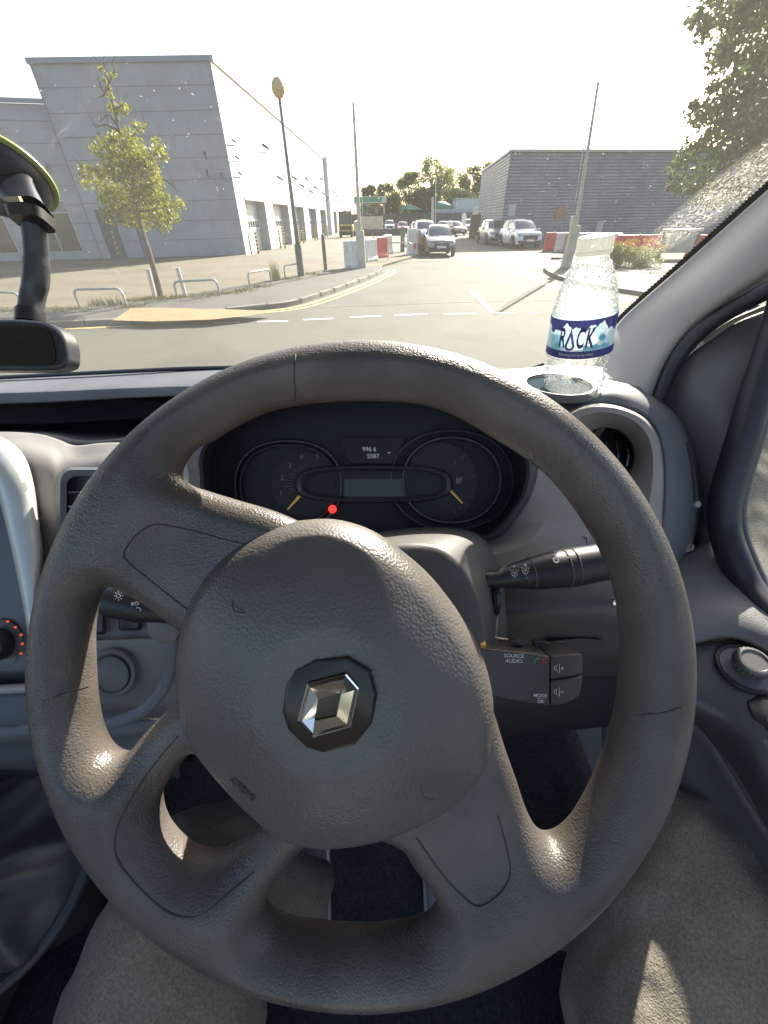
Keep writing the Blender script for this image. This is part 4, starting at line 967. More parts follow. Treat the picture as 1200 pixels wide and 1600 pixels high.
# lower office wing further left
A1b = A1 + fn_*-.25; LW = (A2 - A1).length; F3 = face(A1b, (A2-A1).normalized(), fn_)
wing = MB().loops([[F3(0,0), F3(LW,0), F3(LW,0,-8), F3(0,0,-8)], [F3(0,6.75), F3(LW,6.75), F3(LW,6.75,-8), F3(0,6.75,-8)]], caps=True).build('office_wing', clad, ws_t, smooth=False)
j_ = MB()
for k in range(1, 8): j_.beam(F3(0,k*.86+.1,.003), F3(LW,k*.86+.1,.003), .03, .035)
for u in (2.6, 8): j_.beam(F3(u,0,.004), F3(u,6.7,.004), .05, .04, up=(1,0,0))
j_.build('panel_joint', joint, wing, smooth=False); MB().beam(F3(-.1,6.85,.05), F3(LW,6.85,.05), .2, .16).build('parapet_cap', M('cap_blue2', (0.20,0.23,0.29), .4), ws_t, smooth=False)
# windows of the wing, glazed door, steel door
def panel(Ff, u0, u1, h0, h1, mat, name, parent, o=.03, th=.05, lean=0):
    return MB().loops([[Ff(u0,h0,o), Ff(u1,h0,o), Ff(u1,h1,o), Ff(u0,h1,o)], [Ff(u0,h0,o-th), Ff(u1,h0,o-th), Ff(u1,h1,o-th), Ff(u0,h1,o-th)]], caps=True).build(name, mat, parent, smooth=False)
win_in = M('showroom_glass', (0.06,0.055,0.05), .12, var=(2.2,.7,(0.03,0.05,0.05)))
for u0, u1 in ((.9,3.2),(4.3,7.6),(9,12.5),(14,18)):
    w_ = panel(F3, u0, u1, .45, 2.9, steel, 'window', ws_t, .05, .08); panel(F3, u0+.06, (u0+u1)/2-.03, .5, 2.3, win_in, 'pane', w_, .056, .02); panel(F3, (u0+u1)/2+.03, u1-.06, .5, 2.3, win_in, 'pane', w_, .056, .02); panel(F3, u0+.06, u1-.06, 2.36, 2.84, M('transom_panel', (.18,.17,.16), .4), 'pane', w_, .056, .02)
gd = panel(F1, 7.1, 8.0, .02, 2.45, M('glazed_door', (0.055,0.065,0.08), .25, bump=('voronoi', 9, .01, .5)), 'glazed_door', ws_t, .03, .06)
for i in range(5): MB().lathe(F1(7.52 - i*.02, .35+i*.26, .03), fn_, [(.075,0),(.07,.015),(.02,.02)], 14).build('door_dot', M('dot_orange', (.55,.33,.12), .6), gd)
sdr = panel(F1, 4.9, 5.95, .02, 2.4, clad, 'steel_door', ws_t, .02, .05); panel(F1, 5.95, 6.1, .02, 2.42, M('door_reveal', (0.13,0.14,0.155), .5), 'door_frame', sdr, .03, .05)
MB().beam(F1(4.88,2.45,.06), F1(6.12,2.45,.06), .1, .05).build('door_head', joint, sdr, smooth=False)
for h0, h1, u0, u1, c in ((2.0,2.13,4.98,5.42,(.55,.08,.07)),(1.75,1.88,5.1,5.28,(.05,.35,.12)),(1.58,1.68,5.1,5.26,(.15,.17,.2))): panel(F1, u0, u1, h0, h1, M('door_sign', c, .5), 'door_sign', sdr, .045, .02)
# bulkhead light
lt = MB().box(F3(1.3,4.35,.14), (.55,.22,.16), bev=.03).build('bulkhead_light', joint, ws_t); MB().box(F3(1.3,4.28,.24), (.38,.05,.08)).build('light_lens', M('lens', (.6,.62,.6), .3), lt)
# side wall: piers, lintel band, roller doors in deep reveals
bays = [(1.6, 6.6), (9.0, 14.8), (17.6, 22.6), (25.6, 31.2), (34.6, 40.2), (49.5,54), (57,62), (65,70)]
DH = 2.95; LS = (B1-A0).length; REC = .75
side = MB()
def slab(u0, u1, h0, h1, o1=0.0, o0=-.9): side.loops([[F2(u0,h0,o1), F2(u1,h0,o1), F2(u1,h0,o0), F2(u0,h0,o0)], [F2(u0,h1,o1), F2(u1,h1,o1), F2(u1,h1,o0), F2(u0,h1,o0)]], caps=True)
slab(0, LS, DH, HT); prev = 0
for a, b in bays: slab(prev, a, 0, DH); prev = b
slab(prev, LS, 0, DH)
sw = side.build('side_wall', clad_w, ws_t, smooth=False)
rev = MB(); j_ = MB()
for a, b in bays:
    rev.loops([[F2(b-.01,0,.02), F2(b-.01,0,-REC), F2(b-.04,0,-REC), F2(b-.04,0,.02)], [F2(b-.01,DH,.02), F2(b-.01,DH,-REC), F2(b-.04,DH,-REC), F2(b-.04,DH,.02)]], caps=True)
    rev.beam(F2(a,DH+.05,.03), F2(b,DH+.05,.03), .06, .14)
rev.build('door_reveals', M('reveal_grey', (0.30,0.31,0.32), .6), sw, smooth=False)
for h in (3.7, 4.6, 5.5, 6.4, 7.3): j_.beam(F2(0,h,.001), F2(LS,h,.001), .012, .012)
for a, b in bays: j_.beam(F2(b+1.1,0,.001), F2(b+1.1,HT-.05,.001), .02, .02, up=(1,0,0))
j_.build('panel_joint', M('joint_pale', (0.5,0.5,0.48), .6), sw, smooth=False)
MB().beam(F2(-.1,HT+.06,.02), F2(LS,HT+.06,.02), .2, .14).build('eaves_cap', steel, ws_t, smooth=False)
shut_u, shut_l = M('shutter_grey', (0.50,0.55,0.55), .5, bump=('noise', 2, .01, .2)), M('shutter_white', (0.62,0.63,0.58), .5)
for a, b in bays:
    rd = panel(F2, a, b, 0.0, DH, shut_l, 'roller_door', ws_t, -REC+.1, .1)
    panel(F2, a+.05, b-.05, 1.95, DH-.05, shut_u, 'door_top_panel', rd, -REC+.106, .02)
    panel(F2, a+.1, b-.1, 1.45, 1.8, dark_glass, 'vision_strip', rd, -REC+.108, .02)
    m_ = MB(); m_.beam(F2(a,1.87,-REC+.13), F2(b,1.87,-REC+.13), .06, .1).beam(F2(a,1.38,-REC+.13), F2(b,1.38,-REC+.13), .06, .1)
    for i in range(9): u = a + .1 + (b-a-.2)*i/8; m_.beam(F2(u,1.42,-REC+.13), F2(u,1.82,-REC+.13), .05, .05, up=(1,0,0))
    for i in range(1, 5): m_.beam(F2(a,i*.27,-REC+.108), F2(b,i*.27,-REC+.108), .012, .012)
    m_.build('door_rail', clad_w, rd, smooth=False)
fin = MB().loops([[F2(42.0,0,.5), F2(44.4,0,.5), F2(44.4,0,-.1), F2(42.0,0,-.1)], [F2(42.0,HT+.25,.5), F2(44.4,HT+.25,.5), F2(44.4,HT+.25,-.1), F2(42.0,HT+.25,-.1)]], caps=True).build('wall_fin', M('fin_grey', (0.50,0.54,0.54), .5), ws_t, smooth=False)
# corner sign (blue marks on white)
sg = panel(F2, .25, .85, 2.25, 2.95, clad_w, 'wall_sign', ws_t, .03, .03)
for h in (2.32, 2.64):
    for u in (.33, .58): panel(F2, u, u+.19, h, h+.22, M('sign_blue', (.12,.25,.5), .5), 'sign_mark', sg, .037, .01)
# floodlights and cameras on brackets
def floodlight(p, n, big=1.0, up_=True):
    big *= 1.25
    g = MB().tube([p, p + n*.55*big], .03, 6).tube([p + n*.55*big, p + n*.55*big + Z*.18*big], .025, 6)
    f = g.build('floodlight', black_pl, ws_t)
    m3 = Matrix((sd_, n, Z)).transposed() @ Matrix.Rotation(R(-28), 3, 'X')
    MB().box(p + n*.62*big + Z*.25*big, (.42*big,.34*big,.12*big), m3, bev=.02).build('lamp_head', black_pl, f)
for u, h in ((6.2,5.6),(9.6,4.15),(15.5,4.55),(19.0,4.2),(22,4.9),(24,4.0),(28,4.5),(33,5.6),(34,4.25),(38,4.0),(46,4.9),(50,4.5),(54,4.0),(60,4.4)): floodlight(F2(u,h,0), sn_)
for u, h, n_, P_ in ((1.2,4.7,fn_,F1),(1.3,3.95,fn_,F1),(.55,3.95,fn_,F1)): floodlight(P_(u,h,0), n_, .6)
for h in (5.3, 4.6, 3.9): floodlight(F2(.15,h,0), sn_, .6)
# striped guard posts at the bays
blk_yel = None
def striped_post():
    t = thing('striped_post', 'striped post', 'guard post', (0,0,0), group='black and yellow guard posts along the shutter bays')
    _loc[t.name] = Vector((0,0,0))
    MB().lathe((0,0,0), Z, [(.065,0),(.065,1.22),(.04,1.26),(.005,1.27)], 12).build('post', M('post_yellow', (.62,.47,.12), .5), t)
    m_ = MB()
    for i in range(6): m_.lathe((0,0,.06+i*.21), Z, [(.068,0),(.069,.005),(.069,.1),(.068,.105)], 12)
    m_.build('stripe', M('post_black', (.03,.03,.03), .5), t)
    return t
sp0 = striped_post(); first = True
ords = ['first','second','third','fourth','fifth','sixth','seventh','eighth']
spots = []
for k, (px, py) in enumerate(((393,398),(404,397),(439,388.5),(446,388.5),(470,380.5),(475,380.5),(492.5,376),(496.5,375.5),(508,371.5),(512,370.8))):
    q_ = G(px, py); spots.append((q_, f"black and yellow post, {'left' if k % 2 == 0 else 'right'} one of the pair at the {ords[k//2]} roller door"))
for p, lab in spots:
    if first: sp0.location = p; sp0['label'] = lab; first = False
    else: dup(sp0, p, 0, lab)
wsr = panel(F2, 33.0, 34.2, 2.2, 2.5, clad_w, 'wall_sign', ws_t, .05, .03)

# ------------------------------------------------------------------ right hand clad warehouse
C1 = Vector((10.3,41,0)); C2 = Vector((34,43.5,0)); C3 = Vector((11.6,58,0)); RH = 5.9
wh = thing('clad_warehouse', 'low grey warehouse with horizontal ribbed cladding behind the red and white barriers', 'building', tuple(C1))
dr = (C2-C1).normalized(); nr = Vector((dr.y, -dr.x, 0)); dl = (C3-C1).normalized(); nl = -Vector((dl.y, -dl.x, 0))
ribm = M('rib_cladding', (0.13,0.145,0.17), .5, var=(.5,.14))
corew = MB().loops([[C1, C2, C2 + dl*17, C3], [p + Z*RH for p in (C1, C2, C2 + dl*17, C3)]], caps=True).build('wall', ribm, wh, smooth=False)
rb_ = MB(); k = 0; h = .12
Fr, Fl = face(C1, dr, nr), face(C1, dl, nl)
while h < RH - .1:
    for Ff, L_ in ((Fr, (C2-C1).length), (Fl, (C3-C1).length)):
        rb_.loops([[Ff(0,h,.002), Ff(0,h+.03,.05), Ff(0,h+.115,.05), Ff(0,h+.14,.002)], [Ff(L_,h,.002), Ff(L_,h+.03,.05), Ff(L_,h+.115,.05), Ff(L_,h+.14,.002)]])
    h += .205
rb_.build('cladding_rib', M('rib_light', (0.22,0.24,0.27), .42, var=(.8,.2)), corew, smooth=False)
MB().beam(Fr(-.1,RH+.06,.05), Fr(24,RH+.06,.05), .25, .16).beam(Fl(-.1,RH+.06,.05), Fl(17,RH+.06,.05), .25, .16).build('roof_edge', steel, wh, smooth=False)
for u, h0 in ((.4,1.3),(8.5,.1)): panel(Fr, u, u+.6, h0+.6, h0+1.4, steel, 'wall_panel', wh, .09, .05)
panel(Fr, 4.6, 5.3, 1.7, 2.5, M('orange_box', (.35,.14,.08), .6), 'wall_box', wh, .3, .3)
for u in (11, 14.5): MB().tube([Fr(u,RH,.0), Fr(u,RH+.6,.0)], .03, 6).build('roof_aerial', joint, wh)

# ------------------------------------------------------------------ street furniture
def hoop(p0, p1, h, r=.028, mat=steel):
    t = thing('hoop_barrier', '', 'hoop barrier', tuple(p0), group='low steel hoop barriers along the verge')
    d = (p1-p0).normalized(); q = .12
    pts = [p0, p0+Z*(h-q)] + [p0 + d*(q - q*math.cos(R(a))) + Z*(h - q + q*math.sin(R(a))) for a in (30,60,90)] + [p1 - d*(q - q*math.cos(R(a))) + Z*(h - q + q*math.sin(R(a))) for a in (90,60,30)] + [p1+Z*(h-q), p1]
    MB().tube(pts, r, 10).build('rail', mat, t); return t
for a, b, ht, lab in (((-60,482),(42,488),24,'low steel hoop rail at the left edge of the photo'),((126,482),(199,480),20,'low steel hoop rail left of the young tree'),
        ((278,467),(344,463),19,'low steel hoop rail right of the young tree'),((391,450),(424,443),16,'small steel hoop rail nearer than the yellow weed'),((446,436),(474,431),14,'small steel hoop rail touching the lamp post foot'),
        ((606,406),(642,406),17,'white hoop rail beside the red plastic barrier')):
    p0, p1 = G(a[0], a[1], .08), G(b[0], b[1], .08); t = hoop(p0, p1, .42 if b[0] < 500 else .75); t['label'] = lab
for (bx, by, tx, ty, lab) in ((242,464,231,420,'pale timber stake left of the young tree trunk'),(290,463,277,418,'pale timber stake right of the young tree trunk')):
    p = G(bx, by, .08); q_ = AT(tx, ty, p.y)
    tag(MB().tube([p, p*.5+q_*.5, q_], .055, 10).build('timber_stake', M('stake_pale', (.50,.49,.45), .7, var=(9,.1)), None), lab, 'stake', 'pale stakes either side of the young tree')
# lamp post
lp0 = G(471,432,.08); lpt = AT(433,124,lp0.y)
lamp = thing('street_lamp', 'tall tapering street lamp with an ochre egg shaped head', 'street lamp', tuple(lp0))
lmat = M('lamp_post_grey', (.10,.11,.11), .6, var=(3,.3))
zt = lpt.z - .45
lpx = lpt - lp0
MB().lathe(lp0, Z, [(.13,0),(.13,.95),(.10,1.05)], 14).build('base', lmat, lamp)
MB().tube([lp0+Z*1.0, lp0 + lpx*.5 + Z*.0, lp0 + lpx*.92], [.085,.062,.045], 12).build('post', lmat, lamp)
hb = lp0 + lpx*.92
MB().lathe(hb, (lpx).normalized(), [(.05,0),(.12,.04),(.19,.14),(.21,.24),(.18,.36),(.10,.45),(.01,.48)], 20).build('lamp_head', M('lamp_ochre', (.55,.37,.15), .45), lamp)
# bollard
bp = G(509,423,.06)
tag(MB().lathe(bp, Z, [(.075,0),(.075,1.25),(.05,1.29),(.005,1.3)], 14).build('bollard', M('bollard_dark', (.06,.065,.07), .5), None), 'single dark round bollard on the tarmac between the lamp post and the white barrier', 'bollard')
# raised barrier arms
def barrier(base, mid_, top, lab, lean_w=.34):
    B = G(*base, .08); Tm = AT(mid_[0], mid_[1], B.y); Tt = AT(top[0], top[1], B.y)
    t = thing('car_park_barrier', lab, 'barrier', tuple(B), group=None)
    bm_ = M('barrier_concrete', (.50,.46,.36), .7, var=(3,.15))
    d = (Tm - B).normalized(); r_ = Matrix((Vector((1,0,0)), d.cross(Vector((1,0,0))).normalized(), d)).transposed()
    r_ = Matrix(((1,0,d.x),(0,1,d.y),(0,0,d.z)))
    MB().box(B + (Tm-B)*.5, (lean_w, .32, (Tm-B).length), r_, bev=.03).build('post', bm_, t)
    MB().box(B + (Tm-B)*1.02 + Vector((-.12,0,.1)), (.22,.3,.35), bev=.03).build('motor_box', bm_, t)
    MB().tube([Tm - Z*.05, (Tm+Tt)*.5, Tt], [.075,.062,.045], 10).build('arm', M('arm_white', (.42,.40,.33), .6, var=(4,.15)), t)
    o = Vector((.17 if B.x < 0 else -.17, 0, 0)); a_, b_ = Tm + (Tt-Tm)*.18, Tm + (Tt-Tm)*.88
    MB().tube([a_, a_+o, b_+o, b_], .014, 6).tube([(a_+b_)/2, (a_+b_)/2+o], .012, 6).build('arm_lattice', steel, t)
    return t
barrier((566,419), (562,360), (552,160), 'raised barrier arm on a pale block beside the white plastic barrier on the left')
barrier((883,419), (900,352), (935,128), 'leaning raised barrier arm by the right kerb in front of the ribbed warehouse')
# plastic water filled barriers
wp, rp = M('plastic_white', (.66,.65,.60), .5, var=(2,.1)), M('plastic_red', (.55,.045,.035), .5, var=(2,.15))
wpd = M('plastic_weathered', (.40,.38,.33), .6, var=(2,.2))
def block(p, L, hgt, ang, mat, lab, name='plastic_barrier', dep=.42, grp='red and white plastic barriers'):
    t = thing(name, lab, 'plastic barrier', tuple(p), 0, grp); _loc[t.name] = Vector((0,0,0)); t.rotation_euler = (0,0,ang)
    pr = [(dep/2,0),(dep/2,.12),(dep*.34,.28),(dep*.28,hgt-.06),(dep*.22,hgt)]
    sec = [Vector((0,-y,z)) for y, z in pr] + [Vector((0,y,z)) for y, z in reversed(pr)]
    x0, x1 = -L/2, L/2
    MB().loops([[s_ + Vector((x,0,0)) for s_ in sec] for x in (x0, x0+.03, x1-.03, x1)], caps=True).build('body', mat, t, smooth=False, bev=.02)
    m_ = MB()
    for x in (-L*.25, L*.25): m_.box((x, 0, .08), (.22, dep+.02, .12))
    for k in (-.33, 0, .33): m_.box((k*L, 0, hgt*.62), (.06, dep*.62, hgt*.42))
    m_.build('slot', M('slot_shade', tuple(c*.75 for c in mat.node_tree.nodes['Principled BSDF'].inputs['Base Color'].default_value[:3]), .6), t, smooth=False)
    MB().lathe((0,0,hgt-.005), Z, [(.05,0),(.05,.03),(.03,.04)], 10).build('filler_cap', mat, t)
    return t
block(G(552,421,.06)+Vector((0,.3,0)), .78, 1.02, R(8), wp, 'white plastic barrier standing left of the barrier arm post', 'plastic_barrier')
block(G(578,411,.05)+Vector((0,.5,0)), 1.0, 1.0, R(58), wp, 'white plastic barrier directly left of the red one')
block(G(590,405,.05)+Vector((.15,.5,0)), 1.15, 1.0, R(55), rp, 'bright red plastic barrier between two white ones beside the left barrier arm')
block(G(600,399,.05)+Vector((.2,.9,0)), .9, 1.0, R(60), wp, 'white plastic barrier just right of the red one')
block(G(648,402)+Vector((-.1,1.0,0)), .62, 1.35, R(20), wp, 'tall weathered white barrier block beside the parked silver hatchback')
# concrete gate post beside it, leaning hoarding
tag(MB().box(G(630,398)+Vector((0,1.2,.7)), (.26,.26,1.4), bev=.03).build('gate_post', M('gate_grey', (.12,.12,.12), .7), None), 'dark square gate post left of the tall weathered white block', 'gate post')
hd = thing('fallen_fence', 'broken red and straw coloured fencing leaning beside the silver hatchback', 'fence', tuple(G(655,398)))
_loc[hd.name] = Vector((0,0,0))
hq = Matrix.Rotation(R(70), 3, 'Z')
m_ = MB(); [m_.beam(hq@Vector((i*.35-1.2,0,0)), hq@Vector((i*.35-1.0,.25,1.0+.12*(i % 3))), .2, .03) for i in range(7)]; m_.build('fence_board', M('straw_board', (.42,.27,.12), .8, var=(2,.3)), hd, smooth=False)
MB().beam(hq@Vector((-1.3,-.05,.5)), hq@Vector((1.3,-.02,.35)), .05, .3).build('red_sheet', rp, hd, smooth=False)
# right hand row
names_r = [('red','first, nearest the white car'),('white','second'),('red','third, left of the leaning post'),('white','fourth, right of the leaning post'),('red','fifth, left of the bottle cap')]
x0, y0 = 12.0, 33.2; ex, ey = 18.6, 27.6
spec = [(861,rp,'red plastic barrier nearest the white car'),(878,wp,'white plastic barrier between two red ones behind the leaning barrier post'),(893,rp,'red plastic barrier just left of the leaning barrier post'),(912,wp,'white plastic barrier just right of the leaning barrier post'),(930,rp,'red plastic barrier partly behind the bottle cap'),(950,wp,'white plastic barrier hidden behind the bottle neck')]
for px, mt, lab in spec:
    pp = G(px, 392.5 + (px-861)*.035); block(pp, 1.02, 1.0, R(-12), mt, lab)
block(G(1000,402)+Vector((-.35,0,0)), 2.3, 1.0, R(-6), rp, 'long red plastic barrier behind the yellow flowering shrub')
cb = thing('concrete_barrier', 'weathered pale concrete block between dark posts right of the yellow shrub', 'barrier block', tuple(G(1049,408)))
_loc[cb.name] = Vector((0,0,0))
MB().box((0,0,.75), (1.35,.45,.8), bev=.05).build('block', wpd, cb)
for x in (-.78, .78): MB().box((x,-.05,.55), (.16,.2,1.1), bev=.02).build('post', M('post_dark', (.13,.11,.08), .8), cb)
MB().box((0,0,1.22), (1.7,.5,.12), bev=.02).build('cap_rail', wpd, cb)
block(G(1022,402)+Vector((.0,.1,0)), .55, 1.0, R(-6), wp, 'short white plastic barrier between the long red one and the concrete block')
block(G(1105,404), 2.2, 1.0, R(-6), rp, 'red plastic barrier at the right against the windscreen pillar')

# ------------------------------------------------------------------ far background
hedge_pts = []
fence = thing('boundary_fence', 'long dark boundary fence across the far side of the car park', 'fence', (0,96,0))
MB().box((6,96,1.35), (30,.1,2.7)).build('fence_panel', M('fence_dark', (.065,.07,.065), .8, var=(.8,.3)), fence, smooth=False)
m_ = MB(); [m_.box((-8.5+i*2.9,95.9,1.4), (.14,.12,2.85)) for i in range(11)]; m_.build('fence_post', M('fence_post', (.09,.09,.085), .8), fence, smooth=False)
tag(MB().box((-.2,66.5,.38), (7.4,.5,.78), bev=.1).build('low_wall', M('low_wall_dark', (.10,.10,.09), .85, var=(1,.3)), None), 'long low dark wall behind the parked cars at the back', 'wall')
fb = thing('forecourt_building', 'pale forecourt building with a flat canopy and green fascia beyond the car park', 'building', (-3.6,88,0))
MB().box((-1.6,108,2.1), (6.4,5,4.2)).build('wall', M('fore_wall', (.42,.40,.34), .8, var=(.6,.1)), fb, smooth=False)
MB().box((-1.9,104,5.0), (6.6,7,1.1), bev=.05).build('canopy', M('fore_canopy', (.50,.50,.45), .6), fb, smooth=False)
MB().box((-2.2,100.42,5.05), (5.4,.1,.8)).build('fascia_sign', M('fore_green', (.05,.22,.14), .5), fb, smooth=False)
for x in (-4.6, .9): MB().box((x,101.5,2.2), (.35,.35,4.4)).build('column', M('fore_col', (.45,.45,.42), .6), fb, smooth=False)
for x in (-3.6,-1.6,.4): MB().box((x,105.45,2.5), (1.3,.1,2.4)).build('window', dark_glass, fb, smooth=False)
MB().box((-3.2,104.5,2.9), (1.2,.2,3.0)).build('green_panel', M('fore_green2', (.04,.25,.14), .5), fb, smooth=False)
tag(MB().box(Vector((AT(580,350,69).x,69.5,1.12)), (3.4,1.2,2.1), bev=.05).build('storage_container', M('container_cream', (.46,.42,.33), .7, var=(1.5,.15)), None), 'cream storage container standing behind the low dark wall', 'container')
grn = M('parasol_green', (.04,.20,.12), .6, var=(1,.15))
def parasol(x, y, h, w, lab):
    t = thing('parasol', lab, 'parasol', (x,y,0)); 
    MB().lathe((x,y,h-1.0), Z, [(w,0),(w*.98,.12),(w*.5,.62),(.08,1.0),(.0,1.02)], 8).build('canopy', grn, t, smooth=False)
    MB().tube([(x,y,0),(x,y,h)], .06, 8).build('pole', steel, t)
parasol(AT(639,330,105).x,105,4.35,2.8,'wide green parasol beyond the fence under the tall trees')
tn = thing('domed_tent', 'green domed awning roof beyond the fence right of the parasol', 'awning', (11.2,105,0))
L_ = []
for i in range(9):
    x = AT(680,330,105).x + i*.48; hh = 4.75 - ((i-1.8)**2)*.030
    L_.append([Vector((x,105+2*math.cos(R(a))*1.5,3.5+(hh-3.5)*math.sin(R(a)))) for a in range(0,181,30)])
MB().loops(L_, closed=False).build('canopy', grn, tn, thick=.05); [MB().tube([(x,104,0),(x,104,3.7)], .07, 8).build('pole', steel, tn) for x in (11, 14.2)]
pb = thing('pale_shed', 'pale blue flat shed behind the white feather flags', 'shed', (15.5,72,0))
MB().box((AT(733,330,100).x,102,2.4), (5.6,5,4.9)).build('wall', M('pale_blue', (.36,.43,.45), .6, var=(.5,.08)), pb, smooth=False)
MB().box((AT(706,335,98).x,98,1.7), (7,.3,3.2)).build('front_panel', M('pale_blue2', (.30,.36,.38), .6), pb, smooth=False); MB().box((AT(733,330,100).x,102,4.96), (5.8,5.3,.14)).build('roof', steel, pb, smooth=False)
flag_m = M('flag_white', (.78,.78,.76), .7)
for (px, by, ty, w, lab) in ((723,366,332,.62,'slim white feather flag left of the taller one'),(741,370,322,1.0,'white rounded feather flag at the warehouse corner')):
    b = G(px, by); tp_ = AT(px, ty, b.y); hh = tp_.z
    t = thing('feather_flag', lab, 'flag', tuple(b), group='white feather flags at the warehouse corner')
    pr_ = [(0,.9 if w < .8 else 1.9),(w,.9 if w < .8 else 1.9),(w,hh*.78),(w*.85,hh*.93),(w*.5,hh),(w*.18,hh*.96),(0,hh*.85)]
    MB().prism([b + Vector((x-w/2,0,z)) for x, z in pr_], Vector((0,.03,0))).build('cloth', flag_m, t, smooth=False); MB().tube([b + Vector((-w/2,0,0)), b + Vector((-w/2,0,hh*.95))], .03, 6).build('pole', steel, t)
p = G(740,372)
tag(MB().box(p + Z*1.05, (1.1,.5,2.1), bev=.04).build('dark_cabinet', M('cabinet_brown', (.10,.08,.06), .7), None), 'dark brown cabinet at the left corner of the ribbed warehouse', 'cabinet')
for (px, by, ty, r_, lab) in ((676,352,308,.16,'pale square pole in front of the green domed awning'),(681,352,278,.07,'thin tall lighting column beside the pale square pole'),(566,360,300,.06,'thin pole in front of the forecourt canopy')):
    b = AT(px, by, 62); b.z = 0; tp_ = AT(px, ty, b.y)
    tag(MB().tube([b, tp_], [r_, r_*.8], 8).build('lighting_column', M('column_grey', (.34,.36,.35), .5), None), lab, 'pole')

# ------------------------------------------------------------------ trees
leaf_y = leafmat('leaf_yellowgreen', (0.33,0.32,0.025), (0.09,0.12,0.015), .5)
leaf_d = leafmat('leaf_dark', (0.12,0.15,0.05), (0.05,0.075,0.03), .4)
leaf_m = leafmat('leaf_mid', (0.26,0.30,0.08), (0.09,0.13,0.04), .5)
bark = M('bark', (.15,.12,.09), .9, bump=('noise', 30, .02, .7), var=(6,.3))
def clump_pts(clumps, n_per, rnd=1.0):
    out = []
    for (x, y, z, r) in clumps:
        k = max(8, int(n_per * r*r)); d = np.random.normal(size=(k,3)); d /= np.linalg.norm(d, axis=1)[:,None]
        rad = r * np.random.uniform(.25, 1, (k,1))**.5
        out.append(np.array([x,y,z]) + d*rad*np.array([1,1,.8]))
    return np.concatenate(out)
def bigtree(name, loc, h, w, label, mat, cat='tree', group=None, seed=1, leaf=.28, n=60, dens=170):
    rs = random.Random(seed); t = thing(name, label, cat, tuple(loc), group=group)
    x, y = loc[0], loc[1]; tr = MB(); tr.tube([(x,y,0),(x+.1,y,h*.3),(x,y,h*.62)], [w*.07,w*.05,w*.025], 8); cl = []
    for i in range(n):
        a = rs.uniform(0, 6.28); q = rs.random(); zz = h*(.22 + .76*q); rr = w*.5*math.sqrt(max(0.05, 1-((zz/h-.55)/.5)**2))*rs.uniform(.25,1.0)
        cx, cy = x + rr*math.cos(a), y + rr*math.sin(a)*.8; cr = w*rs.uniform(.08,.17); cl.append((cx, cy, zz, cr))
        if i % 4 == 0: tr.tube([(x,y,zz*.55),(x*.5+cx*.5, y*.5+cy*.5, zz*.8),(cx,cy,zz)], [w*.02,w*.012,w*.005], 5)
    tr.build('trunk', bark, t); leaves('crown', clump_pts(cl, dens/(w*w)*36), mat, t, leaf)
    return t
bg = [(575,294,120,26,'small tree just left of the forecourt roof',leaf_d),(602,291,116,34,'dark rounded tree right above the forecourt roof',leaf_d),(640,273,112,46,'tall leafy tree left of the tallest one beyond the car park',leaf_m),
      (678,252,113,62,'tallest broad tree beyond the car park',leaf_m),(712,268,118,46,'open crowned tree right of the tallest one',leaf_m),(741,262,120,36,'tall tree next to the warehouse corner',leaf_m),(768,258,124,40,'tree rising behind the left end of the ribbed warehouse',leaf_m),
      (615,305,106,36,'low yellowish tree left of the green parasol',leaf_m),(662,300,109,50,'lower bushy tree in front of the tallest one',leaf_d),(722,300,110,40,'lower bushy tree behind the pale shed',leaf_d)]
for i, (px, ty, Y, wpx, lab, mt) in enumerate(bg):
    p = AT(px, ty, Y); w = wpx/FPX*Y/1.27; bigtree('broadleaf_tree', (p.x, p.y, 0), p.z*1.04, w*1.1, lab, mt, group='trees beyond the car park', seed=i+3, leaf=.26, n=64, dens=110)
# young street tree
tb = G(252,466,.08); sc_ = tb.y
def TP(px, py, dy=0): return AT(px, py, sc_ + dy)
yt = thing('young_tree', 'young slender street tree with yellow green leaves and a bare leading shoot', 'tree', tuple(tb))
trk = [TP(252,466), TP(243,430), TP(232,392), TP(219,350), TP(210,300), TP(205,250), TP(190,215), TP(178,170), TP(170,130), TP(163,100)]
tm = MB().tube(crom(trk, 4), [.085 - .075*i/36 for i in range(37)], 10)
brs = [((214,335),(180,310),(150,290)),((212,320),(240,300),(265,315)),((210,300),(170,270),(130,262)),((207,270),(235,245),(252,238)),((205,255),(175,235),(158,232)),((196,225),(215,205),(228,200)),((186,200),(170,180),(156,190)),
       ((178,170),(190,165),(197,160)),((174,150),(160,140),(150,118)),((170,130),(180,110),(176,96)),((186,205),(165,195),(150,200)),((214,330),(245,330),(275,345)),((210,310),(250,280),(280,300)),((170,135),(160,150),(152,152)),((167,118),(158,104),(156,92))]
tips = []
for k, b in enumerate(brs):
    dy = random.uniform(-.5,.5); P = crom([TP(*b[0]), TP(*b[1], dy*.5), TP(*b[2], dy)], 4); tm.tube(P, [.028 - .022*i/8 for i in range(9)], 5); tips.append((P, dy))
    for _ in range(3):
        q_ = random.choice(P[3:]); tm.tube([q_, q_ + Vector((random.uniform(-.25,.25), random.uniform(-.2,.2), random.uniform(0,.35)))], [.009,.003], 4)
tm.build('trunk', bark, yt)
cl = []
